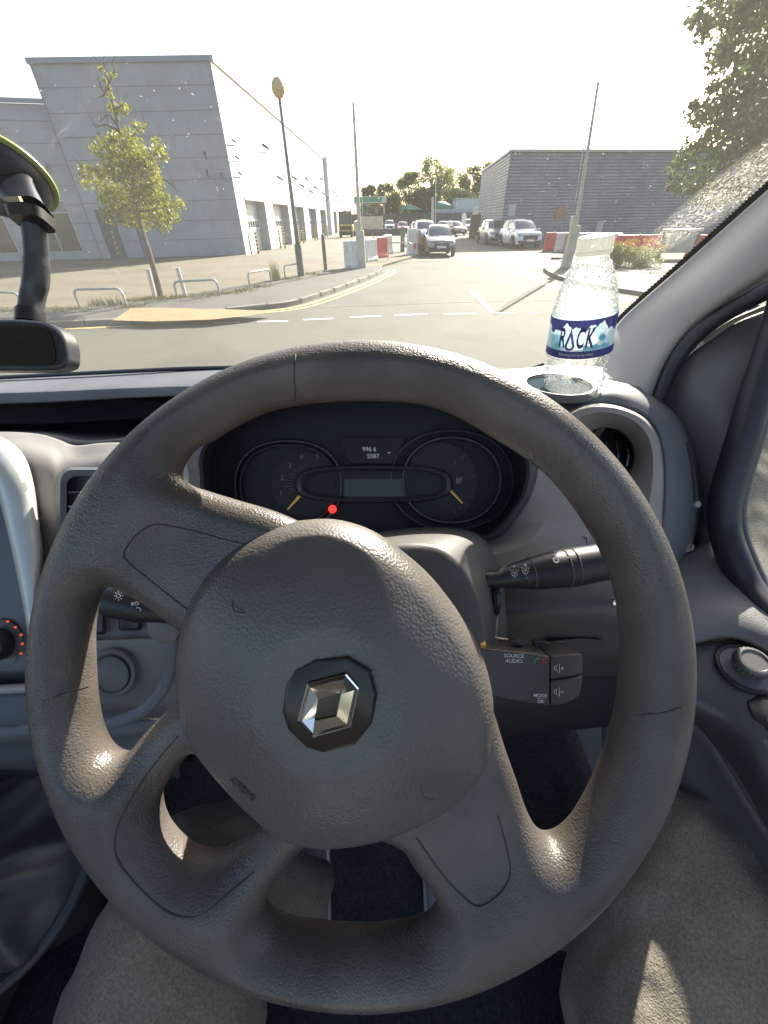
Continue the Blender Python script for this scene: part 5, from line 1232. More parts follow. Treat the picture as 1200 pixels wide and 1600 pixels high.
for (px, py, r) in ((200,345,24),(225,345,24),(185,325,26),(215,320,30),(245,335,24),(262,345,18),(170,300,24),(200,295,30),(235,300,28),(262,315,20),(275,320,12),(155,275,20),(182,268,26),(212,268,28),(240,280,20),(135,265,12),(140,285,14),(128,262,8),
        (165,235,20),(190,240,24),(215,245,24),(240,235,16),(250,240,12),(228,255,18),(150,232,10),(180,215,12),(205,215,14),(220,200,9),(180,165,10),(190,172,12),(198,165,8),(172,150,5),(212,195,7),(250,335,18),(205,232,18),(170,345,8),(170,138,4),(177,118,3),(163,126,3),(158,108,3)):
    for _ in range(3):
        p = TP(px + random.uniform(-r,r)*.6, py + random.uniform(-r,r)*.5, random.uniform(-.6,.6)); cl.append((p.x, p.y, p.z, r*.0118))
pts_ = clump_pts(cl, 1500); leaves('crown', pts_, leaf_y, yt, .044, .6)
# overhanging tree on the right
ot = thing('roadside_tree', 'large dark green tree overhanging from the right edge above the pillar', 'tree', (12.5,13,0))
oc_ = MB(); base = Vector((12.5,13,0)); oc_.tube([base, base+Vector((-.2,0,2.5)), base+Vector((-.8,0,5.5)), base+Vector((-1.2,0,8.5))], [.34,.26,.19,.08], 12)
cl = []
def OT(px, py, Y): return AT(px, py, Y)
rs = random.Random(5)
clus_px = [(1105,10,26),(1090,40,16),(1130,30,34),(1165,20,40),(1180,60,40),(1140,70,26),(1120,95,20),(1150,110,30),(1185,110,36),(1110,130,14),(1140,145,30),(1175,155,40),(1115,165,24),(1100,190,26),(1135,190,36),(1165,200,40),(1195,200,40),(1090,220,22),(1115,230,34),(1150,240,40),(1190,250,40),
           (1070,245,18),(1090,265,26),(1060,262,14),(1050,275,12),(1068,288,16),(1045,292,8),(1100,290,24),(1130,285,36),(1170,300,40),(1085,165,8),(1098,60,10),(1210,150,50),(1240,80,60),(1230,240,50),(1240,-20,60),(1150,-30,40),(1100,-40,30),(1105,315,14),(1060,300,10)]
for (px, py, r) in clus_px:
    for _ in range(5):
        Y = 12 + rs.uniform(-1.6,1.8); p = OT(px + rs.uniform(-r,r)*.6, py + rs.uniform(-r,r)*.6, Y); cl.append((p.x, p.y, p.z, r*.0125*Y/12*.8))
    if r > 20:
        s0 = base + Vector((-.6,0,4.6)); e_ = OT(px, py, 12.2); oc_.tube([s0, (s0+e_)/2 + Vector((0,0,.3)), e_], [.06,.03,.008], 5)
oc_.build('trunk', bark, ot)
leaves('crown', clump_pts(cl, 470), leaf_d, ot, .072, .6, droop=.4)
# more crown beyond the frame so the tree stays whole
cl = [(12.5 + rs.uniform(-1.5,3.5), 13 + rs.uniform(-2.5,2.5), rs.uniform(3,8.5), rs.uniform(.6,1.0)) for _ in range(40)]
leaves('crown', clump_pts(cl, 90), leaf_d, ot, .12, .6)
# shrub with yellow flowers
sh = thing('flowering_shrub', 'rounded green shrub with yellow flowers behind the bottle on the right', 'shrub', tuple(G(985,417,.08)))
c = G(985,417,.08); cl = [(c.x + rs.uniform(-.95,.95), c.y + rs.uniform(-.5,.5), c.z + rs.uniform(.12,.62), rs.uniform(.18,.30)) for _ in range(40)]
leaves('foliage', clump_pts(cl, 2600), leaf_m, sh, .04, .5)
cl = [(c.x + rs.uniform(-1.05,1.05), c.y + rs.uniform(-.55,.4), c.z + rs.uniform(.5,.95), .09) for _ in range(60)]
leaves('flowers', clump_pts(cl, 2600), M('flower_yellow', (.65,.45,.04), .6), sh, .028, .8)
m_ = MB(); [m_.tube([c + Vector((rs.uniform(-.4,.4),0,0)), c + Vector((rs.uniform(-.8,.8), rs.uniform(-.3,.3), .7))], .01, 4) for _ in range(12)]; m_.build('stem', bark, sh)
# weeds, tufts and gravel
def weeds(name, pts, label, mat, cat='weeds', hgt=.3, n=60, spread=.35):
    mb = MB()
    for p in pts:
        for _ in range(n):
            a = rs.uniform(0,6.28); r = spread*rs.random(); b = p + Vector((r*math.cos(a), r*math.sin(a)*.6, 0)); hh = hgt*rs.uniform(.4,1.1); l = Vector((rs.uniform(-.3,.3), rs.uniform(-.2,.2), 1))*hh; w = Vector((.008*rs.choice((-1,1)), .004, 0))
            mb.add([b-w, b+w, b+l], [(0,1,2)])
    o = mb.build(name, mat, None, smooth=False)
    if cat: tag(o, label, cat)
    else: o['kind'] = 'stuff'
    return o
dry = M('dry_grass', (.34,.27,.10), .8, var=(5,.3)); grnw = M('weed_green', (.22,.24,.05), .7, var=(6,.3))
weeds('weed_tuft', [G(431,438,.08)], 'tall yellow green weed tuft between the two small hoop rails', M('weed_yellow', (.36,.34,.10), .7), hgt=.62, n=140, spread=.18)
weeds('weed_tuft', [G(155,478,.08), G(175,477,.08)], 'sparse weeds growing inside the hoop rail left of the young tree', M('weed_olive', (.20,.19,.08), .7), hgt=.22, n=70, spread=.4)
weeds('dry_grass', [G(x, y, .08) for x, y in ((215,470),(235,469),(255,468),(270,466),(300,466),(330,462),(355,460),(380,456),(405,449),(450,437),(90,486),(60,487),(120,485),(490,430),(520,425),(205,481),(10,488))], '', dry, None, hgt=.13, n=120, spread=.5)
weeds('bed_litter', [G(x, y, .08) for x, y in ((1000,422),(1020,428),(1045,425),(1070,430),(960,420),(930,418),(905,414),(1090,432))], '', M('litter_brown', (.25,.18,.11), .9, var=(8,.4)), None, hgt=.06, n=160, spread=.7)

# ------------------------------------------------------------------ vehicles
tyre = M('tyre', (.02,.02,.02), .8); alloy = M('alloy', (.45,.45,.45), .35, metal=.7)
cglass = M('car_glass', (.045,.06,.06), .05, spec=1.0, coat=.5)
hlm = M('headlight', (.30,.33,.36), .1, coat=1); blk = M('car_black', (.018,.018,.02), .7); plate_w = M('number_plate', (.70,.70,.66), .5); redl = M('rear_lamp', (.35,.02,.02), .3)
PROF = {  # station x (from the nose), lower z, sill half width, belt z, belt half width
 'hatch': dict(L=4.1, W=.88, st=[(0,.35,.62,.66),(.12,.25,.78,.76),(.5,.22,.86,.88),(1.0,.22,.88,.98),(1.5,.22,.88,1.02),(2.6,.22,.88,1.02),(3.5,.24,.87,1.04),(3.95,.3,.80,1.02),(4.1,.4,.68,.90)],
      roof=[(1.05,1.0,.70),(1.65,1.40,.60),(2.1,1.49,.58),(3.0,1.49,.56),(3.6,1.36,.54),(4.0,1.03,.60)]),
 'suv': dict(L=4.6, W=1.02, st=[(0,.40,.72,.80),(.12,.30,.86,.92),(.5,.26,.94,1.04),(1.1,.26,.96,1.12),(1.6,.26,.96,1.14),(3.0,.26,.96,1.14),(4.0,.28,.94,1.16),(4.45,.34,.88,1.14),(4.6,.45,.76,.98)],
      roof=[(1.15,1.13,.78),(1.85,1.60,.66),(2.4,1.70,.64),(3.5,1.70,.62),(4.1,1.58,.60),(4.5,1.15,.68)]),
}
def car(kind, paint, label, loc, heading, group='cars parked in the car park', plate_txt=None, low=False):
    P = PROF[kind]; L, W = P['L'], P['W']
    t = thing('parked_car', label, 'car', (0,0,0), group=group); _loc[t.name] = Vector((0,0,0))
    wx = (.85*L/4.1, L - .78*L/4.1); wr = .32 if kind == 'hatch' else .37
    def sec(x, zl, hw, zb):
        arch = 0
        for w in wx:
            d = abs(x-w)
            if d < wr + .07: arch = max(arch, math.sqrt((wr+.07)**2 - d*d) + wr - zl)
        zs = max(zl, zl + arch)
        return [Vector((x, -hw*.90, zs)), Vector((x, -hw, zs + (zb-zs)*.25)), Vector((x, -hw*1.0, zl + (zb-zl)*.62)), Vector((x, -hw*.93, zb-.03)), Vector((x, -hw*.80, zb)), Vector((x, 0, zb+.035)),
                Vector((x, hw*.80, zb)), Vector((x, hw*.93, zb-.03)), Vector((x, hw*1.0, zl + (zb-zl)*.62)), Vector((x, hw, zs + (zb-zs)*.25)), Vector((x, hw*.90, zs)), Vector((x, 0, zl))]
    st = P['st']; xs = sorted(set([s_[0] for s_ in st] + [w + k*(wr+.07) for w in wx for k in (-1,-.85,-.5,0,.5,.85,1)] + [x*.2 for x in range(1, int(L/.2))]))
    def lerp(x):
        for a, b in zip(st, st[1:]):
            if a[0] <= x <= b[0]: k = (x-a[0])/(b[0]-a[0]); return [a[i]*(1-k) + b[i]*k for i in (1,2,3)]
    MB().loops([sec(x, *lerp(x)) for x in xs], caps=True).build('body', paint, t, autosmooth=40)
    rf = P['roof']; g = []
    rp_ = crom([(x, z, w) for x, z, w in rf], 4)
    gl = MB(); Lp = []
    for p in rp_:
        zb = lerp(min(max(p.x, .01), L-.01))[2]; hb = lerp(min(max(p.x, .01), L-.01))[1]*.80
        Lp.append([Vector((p.x, -hb, zb-.02)), Vector((p.x, -p.z, p.y-.05)), Vector((p.x, -p.z*.82, p.y)), Vector((p.x, 0, p.y+.03)), Vector((p.x, p.z*.82, p.y)), Vector((p.x, p.z, p.y-.05)), Vector((p.x, hb, zb-.02))])
    gl.loops(Lp, closed=False); gl.build('glazing', cglass, t, autosmooth=40)
    # roof skin and pillars in body colour
    n_ = len(rp_); mid_ = [i for i, p in enumerate(rp_) if p.y > rf[1][1]-.0]
    i0, i1 = mid_[0], mid_[-1]
    R_ = [[q_ + Vector((0,0,.008)) for q_ in Lp[i][1:6]] for i in range(i0, i1+1)]
    rr_ = MB().loops(R_, closed=False)
    for s_ in (1, 5):
        for seq in (range(0, i0+1), range(i1, n_)):
            pts = [Lp[i][s_] for i in seq]
            if len(pts) > 1: rr_.tube(pts, .035, 6)
    for fx in (.5,):
        i = int(n_*fx)
        for s_ in (0, 6):
            rr_.tube([Lp[i][s_], Lp[i][1 if s_ == 0 else 5]], .04, 6)
    rr_.build('roof', paint, t, autosmooth=40)
    for w in wx:
        for sgn in (-1, 1):
            c_ = Vector((w, sgn*(W-.10), wr)); wh_ = MB().lathe(c_, (0,sgn,0), [(wr*.6,-.1),(wr*.97,-.09),(wr,-.05),(wr,.06),(wr*.96,.10),(wr*.68,.11)], 24).build('wheel', tyre, t)
            MB().lathe(c_ + Vector((0,sgn*.03,0)), (0,sgn,0), [(wr*.68,0),(wr*.68,.075),(wr*.6,.07),(wr*.18,.05),(wr*.15,.08),(.01,.085)], 10).build('rim', alloy, wh_, smooth=False)
    nose = lerp(.10); zc = nose[2]
    for sgn in (-1, 1):
        MB().loops([[Vector((x, sgn*y, z)) for x, y, z in q_] for q_ in ([(-.02,W*.50,zc-.20),(.04,W*.90,zc-.15),(.06,W*.90,zc-.03),(-.01,W*.52,zc-.07)], [(.3,W*.42,zc-.16),(.42,W*.9,zc-.09),(.42,W*.88,zc+.0),(.3,W*.45,zc-.05)])], caps=True).build('headlight', hlm, t, smooth=False)
        m_ = MB().box((L*.335, sgn*(W+.09), zc+.22), (.12,.2,.14), bev=.03); m_.build('door_mirror', paint, t)
        MB().box((L-.12, sgn*W*.72, zc+.1), (.2,.28,.16), bev=.03).build('rear_lamp', redl, t)
        MB().box((.04, sgn*W*.66, .42), (.16,.3,.12), bev=.03).build('fog_lamp', blk, t)
    MB().box((-.005,0,zc-.24), (.12,W*1.0,.28), bev=.03).build('grille', blk, t)
    MB().box((.03,0,.38), (.14,W*1.2,.20), bev=.04).build('lower_grille', blk, t)
    MB().box((-.085,0,.50), (.03,.52,.115)).build('number_plate', plate_w, t, smooth=False)
    m_ = MB().lathe((-.01,0,zc-.06), (-1,0,0), [(.06,-.02),(.06,.02),(.045,.03)], 16); m_.build('front_badge', alloy, t)
    m_ = MB()
    for x in (L*.37, L*.56, L*.78):
        for sgn in (-1, 1): m_.tube([Vector((x, sgn*(lerp(x)[1]+.004), .34)), Vector((x, sgn*(lerp(x)[1]+.003), lerp(x)[2]-.12))], .008, 4)
    m_.build('door_gap', blk, t, smooth=False)
    t.location = loc; t.rotation_euler = (0, 0, heading); return t
def paint(name, c, r=.25, m=.0): return M(name, c, r, m, coat=1.0)
p_silver = paint('paint_silver', (.30,.31,.31), .28, .5); p_white = paint('paint_white', (.62,.64,.65)); p_red = paint('paint_red', (.33,.03,.025)); p_black = paint('paint_black', (.02,.02,.022)); p_grey = paint('paint_grey', (.075,.08,.085))
def place_front(px, py, yaw=0, off=0):
    """world position of the nose of a car whose front faces us at this pixel"""
    p = G(px, py); return Vector((p.x + off, p.y, 0))
HD = R(90)     # nose at local x=0 pointing to -x; turned so the tail runs away from us
car('hatch', p_grey, 'dark silver hatchback facing us at the centre of the car park entrance', place_front(689,402), HD + R(-1))
car('suv', p_white, 'white SUV facing us in front of the ribbed warehouse', place_front(826,389), HD + R(4))
car('suv', p_silver, 'paler SUV half hidden behind the white one by the warehouse', place_front(781,383.5,0), HD + R(2))
car('suv', p_white, 'white roofed car right behind the dark silver hatchback', place_front(668,385), HD + R(3))
for kind, pt, px, py, lab, yaw in (('suv',p_white,609,362,'white car left of the red one in front of the low dark wall',0),('hatch',p_red,631,366,'dark red car in the back row',4),('hatch',p_white,650,363,'white car immediately right of the red one',-4),
        ('hatch',p_silver,655,370,'silver car between the red one and the hatchback',5),('hatch',p_silver,694,366,'silver car seen over the hatchback roof',0),('hatch',p_white,709,365,'small white car seen right of the hatchback',6),('hatch',p_black,722,368,'black car between the white ones near the flags',20),
        ('suv',p_white,734,365,'white van like car beside the feather flags',0),('hatch',p_white,690,358,'distant white car behind the others',0),('suv',p_white,560,366,'pale van partly hidden behind the yellow forklift',0)):
    car(kind, pt, lab, place_front(px, py), HD + R(yaw))
# forklift
fk = thing('forklift', 'yellow and black forklift parked beside the far shutter bays', 'forklift', (0,0,0)); _loc[fk.name] = Vector((0,0,0))
fy = M('fork_yellow', (.62,.47,.05), .5)
MB().box((0,0,.95), (1.9,1.35,.75), bev=.12).build('body', fy, fk); MB().box((0,-.7,1.0), (1.5,.1,.45), bev=.03).build('front_grille', blk, fk)
MB().box((0,0,.45), (1.8,1.25,.45), bev=.06).build('chassis', blk, fk)
cg = MB()
for x in (-.8,.8):
    for y in (-.55,.55): cg.beam((x,y,1.3), (x*.86,y*.9,2.6), .1, .1)
cg.box((0,0,2.62), (1.6,1.2,.1), bev=.02); cg.build('cab_frame', blk, fk, smooth=False)
MB().box((0,0,1.95), (1.36,1.0,1.2)).build('cab_glass', cglass, fk, smooth=False)
for x in (-.72,.72):
    for y in (-.5,.5): MB().lathe((x,y,.38), (1 if x > 0 else -1,0,0), [(.2,-.1),(.38,-.12),(.38,.12),(.22,.12),(.1,.06)], 20).build('wheel', tyre, fk)
for x in (-.45,.45): MB().beam((x,.85,.3), (x,.85,2.7), .12, .14, up=(1,0,0)).build('mast', blk, fk, smooth=False)
p = G(541,371); fk.location = (p.x, p.y+.6, 0)

# ================================================================== LOOSE THINGS IN THE CAB
# ------------------------------------------------------------------ water bottle
def lab_mat(name, c, tr=.35, grad=None):
    m = bpy.data.materials.new(name); m.use_nodes = True; nt = m.node_tree; b = nt.nodes['Principled BSDF']; b.inputs['Base Color'].default_value = (*c,1); b.inputs['Roughness'].default_value = .35
    t = nt.nodes.new('ShaderNodeBsdfTranslucent'); t.inputs[0].default_value = (*c,1); ms = nt.nodes.new('ShaderNodeMixShader'); ms.inputs[0].default_value = tr
    if grad:
        tc = nt.nodes.new('ShaderNodeTexCoord'); ns = nt.nodes.new('ShaderNodeTexNoise'); ns.inputs['Scale'].default_value = 90; ns.inputs['Detail'].default_value = 4; nt.links.new(tc.outputs['Object'], ns.inputs['Vector'])
        mx = nt.nodes.new('ShaderNodeMix'); mx.data_type = 'RGBA'; mx.inputs['A'].default_value = (*c,1); mx.inputs['B'].default_value = (*grad,1)
        r = nt.nodes.new('ShaderNodeMapRange'); r.inputs['From Min'].default_value = .45; r.inputs['From Max'].default_value = .6; nt.links.new(ns.outputs['Fac'], r.inputs['Value']); nt.links.new(r.outputs[0], mx.inputs['Factor'])
        nt.links.new(mx.outputs['Result'], b.inputs['Base Color']); nt.links.new(mx.outputs['Result'], t.inputs[0])
    nt.links.new(b.outputs[0], ms.inputs[1]); nt.links.new(t.outputs[0], ms.inputs[2]); nt.links.new(ms.outputs[0], nt.nodes['Material Output'].inputs[0]); return m
cap_m = lab_mat('cap_white', (.85,.84,.78), .55)
Bb, Bt = S(892, 622, .470), S(931.5, 368, .372)
ax_ = (Bt - Bb).normalized(); BL = (Bt - Bb).length
fdir = (C0 - (Bb+Bt)/2); fdir = (fdir - ax_*fdir.dot(ax_)).normalized(); xdir_ = ax_.cross(fdir).normalized()
if xdir_.dot(RT) < 0: xdir_ = -xdir_
bottle = thing('water_bottle', 'clear plastic spring water bottle with a white cap standing in the cup holder', 'bottle', tuple(Bb))
def bs(y): a_, b_ = (622 - y)*.470, (y - 368)*.372; return a_/(a_ + b_)      # share of the axis that shows at photo row y
def bt(y): return bs(y) * BL
def bd(y): return .470 + (.372-.470)*bs(y)
def by(h): k = h/BL; return (622*.470*(1-k) + 368*.372*k)/(.470*(1-k) + .372*k)
def br(y, half): return half * bd(y) / FPX / 1.09
bprof = [(622,40),(616,44),(604,45.5),(598,44.5),(590,45.5),(584,44.5),(577,45.5),(571,44.8),(564,46.5),(556,48),(548,50),(540,50.5),(515,51),(490,51.5),(484,50.5),(474,49),(462,47),(448,44),(434,39.5),(420,34),(410,29),(404,26),(399,25),(394,25)]
bp_ = crom([(br(y, h), bt(y), 0) for y, h in bprof], 4)
pet = bpy.data.materials.new('clear_plastic'); pet.use_nodes = True; nt = pet.node_tree; nt.nodes.clear()
out = nt.nodes.new('ShaderNodeOutputMaterial'); tr_ = nt.nodes.new('ShaderNodeBsdfTransparent'); tr_.inputs[0].default_value = (.95,.965,.95,1)
gl_ = nt.nodes.new('ShaderNodeBsdfGlossy'); gl_.inputs['Roughness'].default_value = .08; tl_ = nt.nodes.new('ShaderNodeBsdfTranslucent'); tl_.inputs[0].default_value = (1,1,.96,1)
lw_ = nt.nodes.new('ShaderNodeLayerWeight'); lw_.inputs[0].default_value = .30
tc_ = nt.nodes.new('ShaderNodeTexCoord'); nz_ = nt.nodes.new('ShaderNodeTexNoise'); nz_.inputs['Scale'].default_value = 70; nz_.inputs['Detail'].default_value = 3; nz_.inputs['Distortion'].default_value = .8
bm_ = nt.nodes.new('ShaderNodeBump'); bm_.inputs['Distance'].default_value = .004; bm_.inputs['Strength'].default_value = .7
nt.links.new(tc_.outputs['Object'], nz_.inputs['Vector']); nt.links.new(nz_.outputs['Fac'], bm_.inputs['Height'])
for n_ in (gl_, lw_): nt.links.new(bm_.outputs[0], n_.inputs['Normal'])
a1 = nt.nodes.new('ShaderNodeMixShader'); a2_ = nt.nodes.new('ShaderNodeMixShader'); a2_.inputs[0].default_value = .09
mr_ = nt.nodes.new('ShaderNodeMapRange'); mr_.inputs['To Min'].default_value = .05; mr_.inputs['To Max'].default_value = .75
nt.links.new(lw_.outputs['Facing'], mr_.inputs['Value']); nt.links.new(mr_.outputs[0], a1.inputs[0]); nt.links.new(tr_.outputs[0], a1.inputs[1]); nt.links.new(gl_.outputs[0], a1.inputs[2])
nt.links.new(a1.outputs[0], a2_.inputs[1]); nt.links.new(tl_.outputs[0], a2_.inputs[2]); nt.links.new(a2_.outputs[0], out.inputs[0])
MB().lathe(Bb, ax_, [(p.x, p.y) for p in bp_], 64, caps=False, fold=lambda t, q_: 1 + (.006*math.sin(q_*.9 + 3*math.sin(t*6.28)) if q_ < 30 else 0)).build('body', pet, bottle)
MB().lathe(Bb, ax_, [(br(392,29), bt(396)), (br(392,29), bt(390)), (br(392,27.5), bt(389)), (br(380,28.5), bt(388)), (br(370,28.5), bt(371)), (br(369,27), bt(368)), (.001, bt(367.5))], 60, caps=False, fold=lambda t, q_: 1 + (.012*math.cos(t*2*math.pi*40) if q_ in (3,4) else 0)).build('cap', cap_m, bottle)
def BP(u, h, dr=0.0):
    """wrap flat label coordinates (metres right, metres up the bottle) round the bottle"""
    y = by(h); r = br(y, 51.0 + (y-515)*.0) + .0002 + dr; a = u / r
    return Bb + ax_*h + (fdir*math.cos(a) + xdir_*math.sin(a))*r
def band(u0, u1, f0, f1, dr, name, mat, parent, n=60):
    mb = MB(); L = [[BP(u0+(u1-u0)*i/n, f0(i/n), dr), BP(u0+(u1-u0)*i/n, (f0(i/n)+f1(i/n))/2, dr), BP(u0+(u1-u0)*i/n, f1(i/n), dr)] for i in range(n+1)]
    return mb.loops(L, closed=False).build(name, mat, parent)
h0, h1 = bt(545), bt(488); HW = br(515,51)*math.pi*.98
lab = band(-HW, HW, lambda t: h0, lambda t: h1, .0, 'label', lab_mat('label_white', (.80,.86,.88), .30, (.62,.82,.88)), bottle, 120)
navy = lab_mat('label_navy', (.10,.09,.30), .45); cyan = lab_mat('label_cyan', (.05,.50,.62), .25); pale = lab_mat('label_pale', (.30,.68,.78), .3, (.6,.85,.9))
hgt = h1 - h0
def ridge(t): 
    u = -.06 + .12*t
    return h1 - hgt*(.24 + .10*math.sin(u*190+1.0) + .05*math.sin(u*520) - .10*math.exp(-((u-.006)/.012)**2) + .02*math.sin(u*1400))
band(-.06, .06, ridge, lambda t: h1+.0002, .0004, 'label_band', navy, lab, 110)
band(-.06, .06, lambda t: h0-.0002, lambda t: h0+hgt*.20, .0004, 'label_band', navy, lab)
band(-.034, -.018, lambda t: h0+hgt*.2, lambda t: h0+hgt*.60, .0003, 'label_tint', pale, lab, 20)
band(.004, .034, lambda t: h0+hgt*.2, lambda t: h0+hgt*(.34+.03*math.sin(t*20)), .0003, 'label_tint', pale, lab, 30)
def ltext(s, u, h, size, mat, dr=.0008, sx=1.0, bold=0.0, shear=0.0):
    return text(s, size, (0,0,0), (1,0,0), (0,1,0), mat, 'label_lettering', lab, depth=.00005, sx=sx, bold=bold, shear=shear, bend=lambda x, y, z: BP(u+x, h+y, dr+z))
hm = h0 + hgt*.52
ltext('R', -.0182, hm, hgt*.72, navy, sx=.46, bold=.0006, shear=.12); ltext('C', .0002, hm, hgt*.72, navy, sx=.42, bold=.0006, shear=.12); ltext('K', .0090, hm, hgt*.72, navy, sx=.46, bold=.0006, shear=.12)
# the drop that stands for the O
dm = MB(); P_ = []
for i in range(41):
    a = 2*math.pi*i/40; rr = .0050; x = rr*math.sin(a); y = -rr*math.cos(a)
    if y > 0: x *= (1 - (y/rr)**1.0*.85); y *= 3.4
    P_.append((x - .0092, y + hm - .0063))
dm.loops([[BP(x, y, .0009) for x, y in P_], [BP(-.0092+(x+.0092)*.50, hm-.0060+(y-hm+.0060)*.52, .0009) for x, y in P_]], closed=False).build('label_drop', navy, lab)
em = MB()
for r0, r1 in ((.0040,.0044),(.0,.0033)):
    L = [[BP(.0215+r*math.cos(R(a)), hm+r*math.sin(R(a)), .0008) for a in range(0,361,15)] for r in (max(r0,.0001), r1)]; em.loops(L, closed=False)
em.build('label_emblem', cyan, lab)
em = MB()
for k in (-1, 0, 1): em.loops([[BP(.0192+.0008*i, hm+k*.0014+.0004*math.sin(i*1.3), .0012) for i in range(6)], [BP(.0192+.0008*i, hm+k*.0014+.0005+.0004*math.sin(i*1.3), .0012) for i in range(6)]], closed=False)
em.build('label_emblem', pale, lab)
ltext('Refreshing Still Spring Water', -.002, h0+hgt*.105, .0030, white_print, bold=.00003)
# condensation beads inside the shell
import bmesh
def beads(n):
    ico = bmesh.new(); bmesh.ops.create_icosphere(ico, subdivisions=1, radius=1); V = [v.co.copy() for v in ico.verts]; F = [tuple(v.index for v in f.verts) for f in ico.faces]; ico.free()
    mb = MB(); rb = random.Random(3)
    for _ in range(n):
        y = rb.choice((rb.uniform(408,486), rb.uniform(408,486), rb.uniform(548,605))); half = np.interp(-y, [-616,-566,-548,-484,-462,-434,-410,-404], [46,46.5,50,50.5,47,39.5,29,26]); r = br(y, half)
        a = rb.uniform(-3.14, 3.14); s_ = rb.uniform(.0003,.0010); p = Bb + ax_*bt(y) + (fdir*math.cos(a) + xdir_*math.sin(a))*(r + .0001)
        mb.add([p + v*s_ for v in V], F)
    return mb
bead_m = M('water_bead', (.95,.97,.97), .05); bead_m.node_tree.nodes['Principled BSDF'].inputs['Transmission Weight'].default_value = .75; bead_m.node_tree.nodes['Principled BSDF'].inputs['IOR'].default_value = 1.33
beads(1500).build('condensation', bead_m, bottle, kind='stuff')
# ------------------------------------------------------------------ suction mount and screen on the windscreen
mount = thing('suction_mount', 'black suction cup mount with a yellow rim holding a small dark screen', 'phone mount', tuple(on_screen(10, 262)))
inn = -nrm_; sc = on_screen(6, 268)
cupm = M('mount_black', (.028,.030,.033), .38, bump=('noise', 600, .0002, .3))
MB().lathe(sc, inn, [(.0445,.0),(.0455,.0015),(.0455,.0030),(.043,.0045)], 56).build('rim_ring', M('ring_yellow', (.36,.38,.13), .4), mount)
MB().lathe(sc, inn, [(.041,.0035),(.0405,.012),(.037,.019),(.030,.026),(.022,.030)], 48).build('suction_cup', cupm, mount)
nk = S(48, 334, .385); q0 = sc + inn*.018
def rloop(c, u, v, w, h, r): return [c + u*p[0] + v*p[1] for p in rounded(w, h, r, 4)]
MB().loops([rloop(q0, RT, UP, .066, .046, .018), rloop(q0*.6+nk*.4, RT, (UP*.7-FW*.5).normalized(), .054, .034, .012), rloop(nk+UP*.004, RT, (UP*.3-FW).normalized(), .034, .026, .008)], caps=True).build('housing', cupm, mount, autosmooth=40)
MB().loops([rloop(nk, RT, FW, .035, .028, .008), rloop(nk-UP*.010+RT*.002, RT, FW, .032, .026, .008)], caps=True).build('bracket', black_pl, mount)
MB().tube(crom([S(*p) for p in ((49,334,.388),(55,370,.395),(57,410,.402),(56,440,.406),(50,470,.41),(47,503,.41))], 6), [.0104]*12 + [.0112]*8 + [.0108]*11, 20).build('arm', M('arm_grey', (.05,.052,.055), .35, bump=('noise', 500, .0003, .4)), mount)
MB().lathe(S(48,486,.41), -UP, [(.0125,0),(.0128,.012),(.0125,.013)], 24).build('collar', black_pl, mount)
so_ = [(-170,499),(30,498),(66,502),(88,513),(100,530),(104,553),(101,570),(88,577),(60,579),(-170,577)]
P_ = [(p.x, p.y) for p in crom([(p[0],p[1],0) for p in so_[1:9]], 4)]; P_ = [so_[0]] + P_ + [so_[9]]
slab_ = MB().prism([S(x, y, .392) for x, y in P_], FW*.020 + UP*.004).build('screen_case', M('case_dark', (.035,.037,.042), .3), mount, bev=.003)
P2_ = [(-170,510)] + [(p.x,p.y) for p in crom([(40,510,0),(66,512,0),(78,520,0),(84,540,0),(86,560,0),(80,569,0),(60,571,0)], 4)] + [(-170,571)]
MB().prism([S(x, y, .3905) for x, y in P2_], FW*.002).build('screen_glass', gloss_black, slab_)
MB().box(S(22,311,.36), (.012,.004,.004)).build('maker_plate', M('plate_brass', (.35,.30,.18), .4), mount)
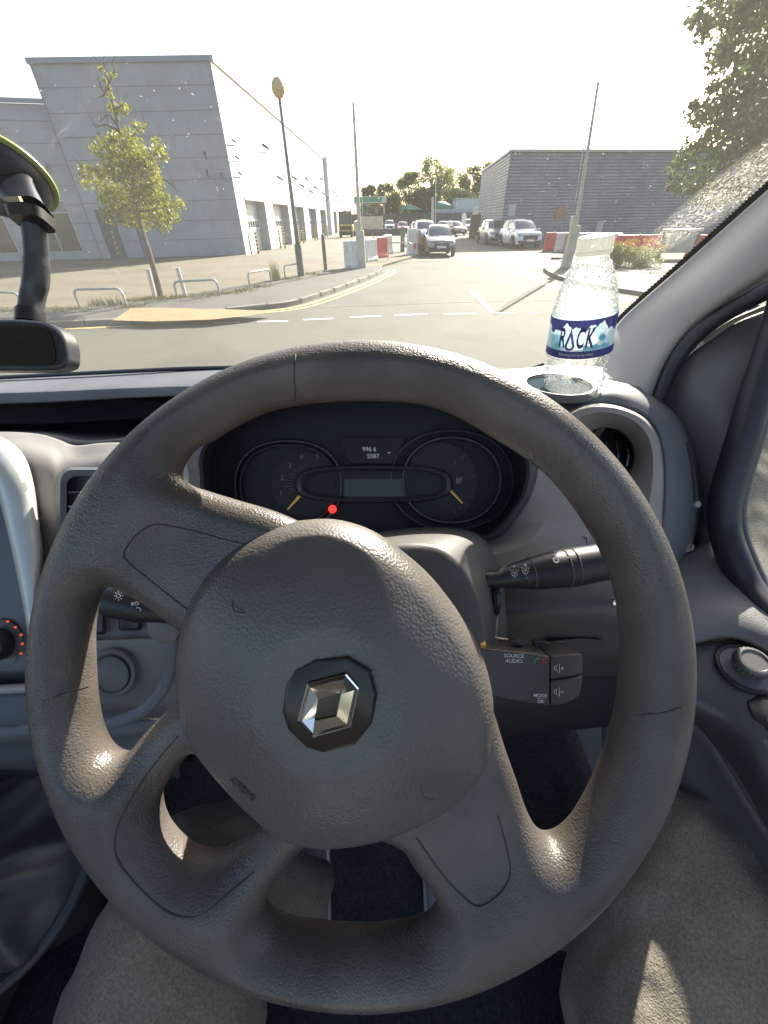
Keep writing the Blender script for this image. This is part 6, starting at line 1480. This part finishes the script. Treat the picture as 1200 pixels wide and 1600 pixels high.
# ------------------------------------------------------------------ the driver's legs
person = thing('person', 'driver in khaki grey trousers with knees either side of the wheel', 'person', (0,0,fz))
tro_m = M('trouser_khaki', (0.215,0.185,0.135), .85, bump=('voronoi', 700, .0006, .7), bump2=('noise', 260, .0012, .6), var=(420,.30), var2=(11, .45, .62, .82), sheen=.15)
lg = MB()
for chain, an in (([(200,1900,.44,.125),(225,1750,.43,.122),(245,1600,.435,.116),(268,1470,.49,.102),(290,1390,.54,.092),(306,1342,.575,.080)], Vector((-.13,.13,fz+.12))),
                  ([(1130,1900,.44,.14),(1106,1750,.42,.142),(1086,1600,.42,.137),(1092,1480,.455,.118),(1086,1400,.475,.108),(1078,1342,.495,.098)], Vector((.13,.12,fz+.12)))):
    P = [S(a, b, c) for a, b, c, _ in chain]; rr_ = [q_[3] for q_ in chain]
    kn_ = P[-1]; P += [kn_ + (an-kn_)*.12 + Vector((0,.02,.0)), kn_ + (an-kn_)*.4, kn_ + (an-kn_)*.75, an]; rr_ += [rr_[-1]*.93, .068, .062, .066]
    lg.tube(P, rr_, 24, flat=.92)
hipc = S(650, 2100, .52)
lg.tube([S(200,1900,.44), S(420,2050,.50), hipc, S(880,2050,.50), S(1130,1900,.44)], [.12,.135,.14,.135,.13], 24)
tro = lg.build('trousers', tro_m, person)
md = tro.modifiers.new('merge', 'REMESH'); md.mode = 'VOXEL'; md.voxel_size = .007; md.use_smooth_shade = True
md = tro.modifiers.new('smooth', 'SMOOTH'); md.iterations = 8; md.factor = .6
ctex = bpy.data.textures.new('folds', 'CLOUDS'); ctex.noise_scale = .08; ctex.noise_depth = 2
md = tro.modifiers.new('folds', 'DISPLACE'); md.texture = ctex; md.strength = .028; md.mid_level = .5
def shoe(c, yaw):
    q_ = Matrix.Rotation(yaw, 3, 'Z'); L = []
    for y, w, h, zb in ((-.10,.028,.05,0),(-.09,.036,.09,0),(-.04,.038,.10,0),(.02,.040,.085,0),(.08,.046,.06,0),(.14,.046,.045,0),(.175,.034,.035,.004),(.19,.012,.02,.008)):
        L.append([c + q_ @ Vector((w*math.cos(R(a))*(1 if math.sin(R(a)) > -.2 else 1.05), y, zb + max(0, h*(.5+.5*math.sin(R(a)))))) for a in range(0,360,20)])
    s_ = MB().loops(L, caps=True).build('shoe', M('shoe_pale', (.42,.44,.47), .6, var=(20,.1)), person); 
    MB().loops([[c + q_ @ Vector((x*1.04, y*1.03, z)) for x, y in ((-.036,-.1),(.036,-.1),(.044,.1),(.034,.18),(-.034,.18),(-.044,.1))] for z in (-.018, .006)], caps=True).build('sole', M('sole_white', (.6,.6,.58), .6), s_, bev=.004)
shoe(Vector((-.155,.19,fz+.03)), R(10)); shoe(Vector((.105,.19,fz+.03)), R(-4))
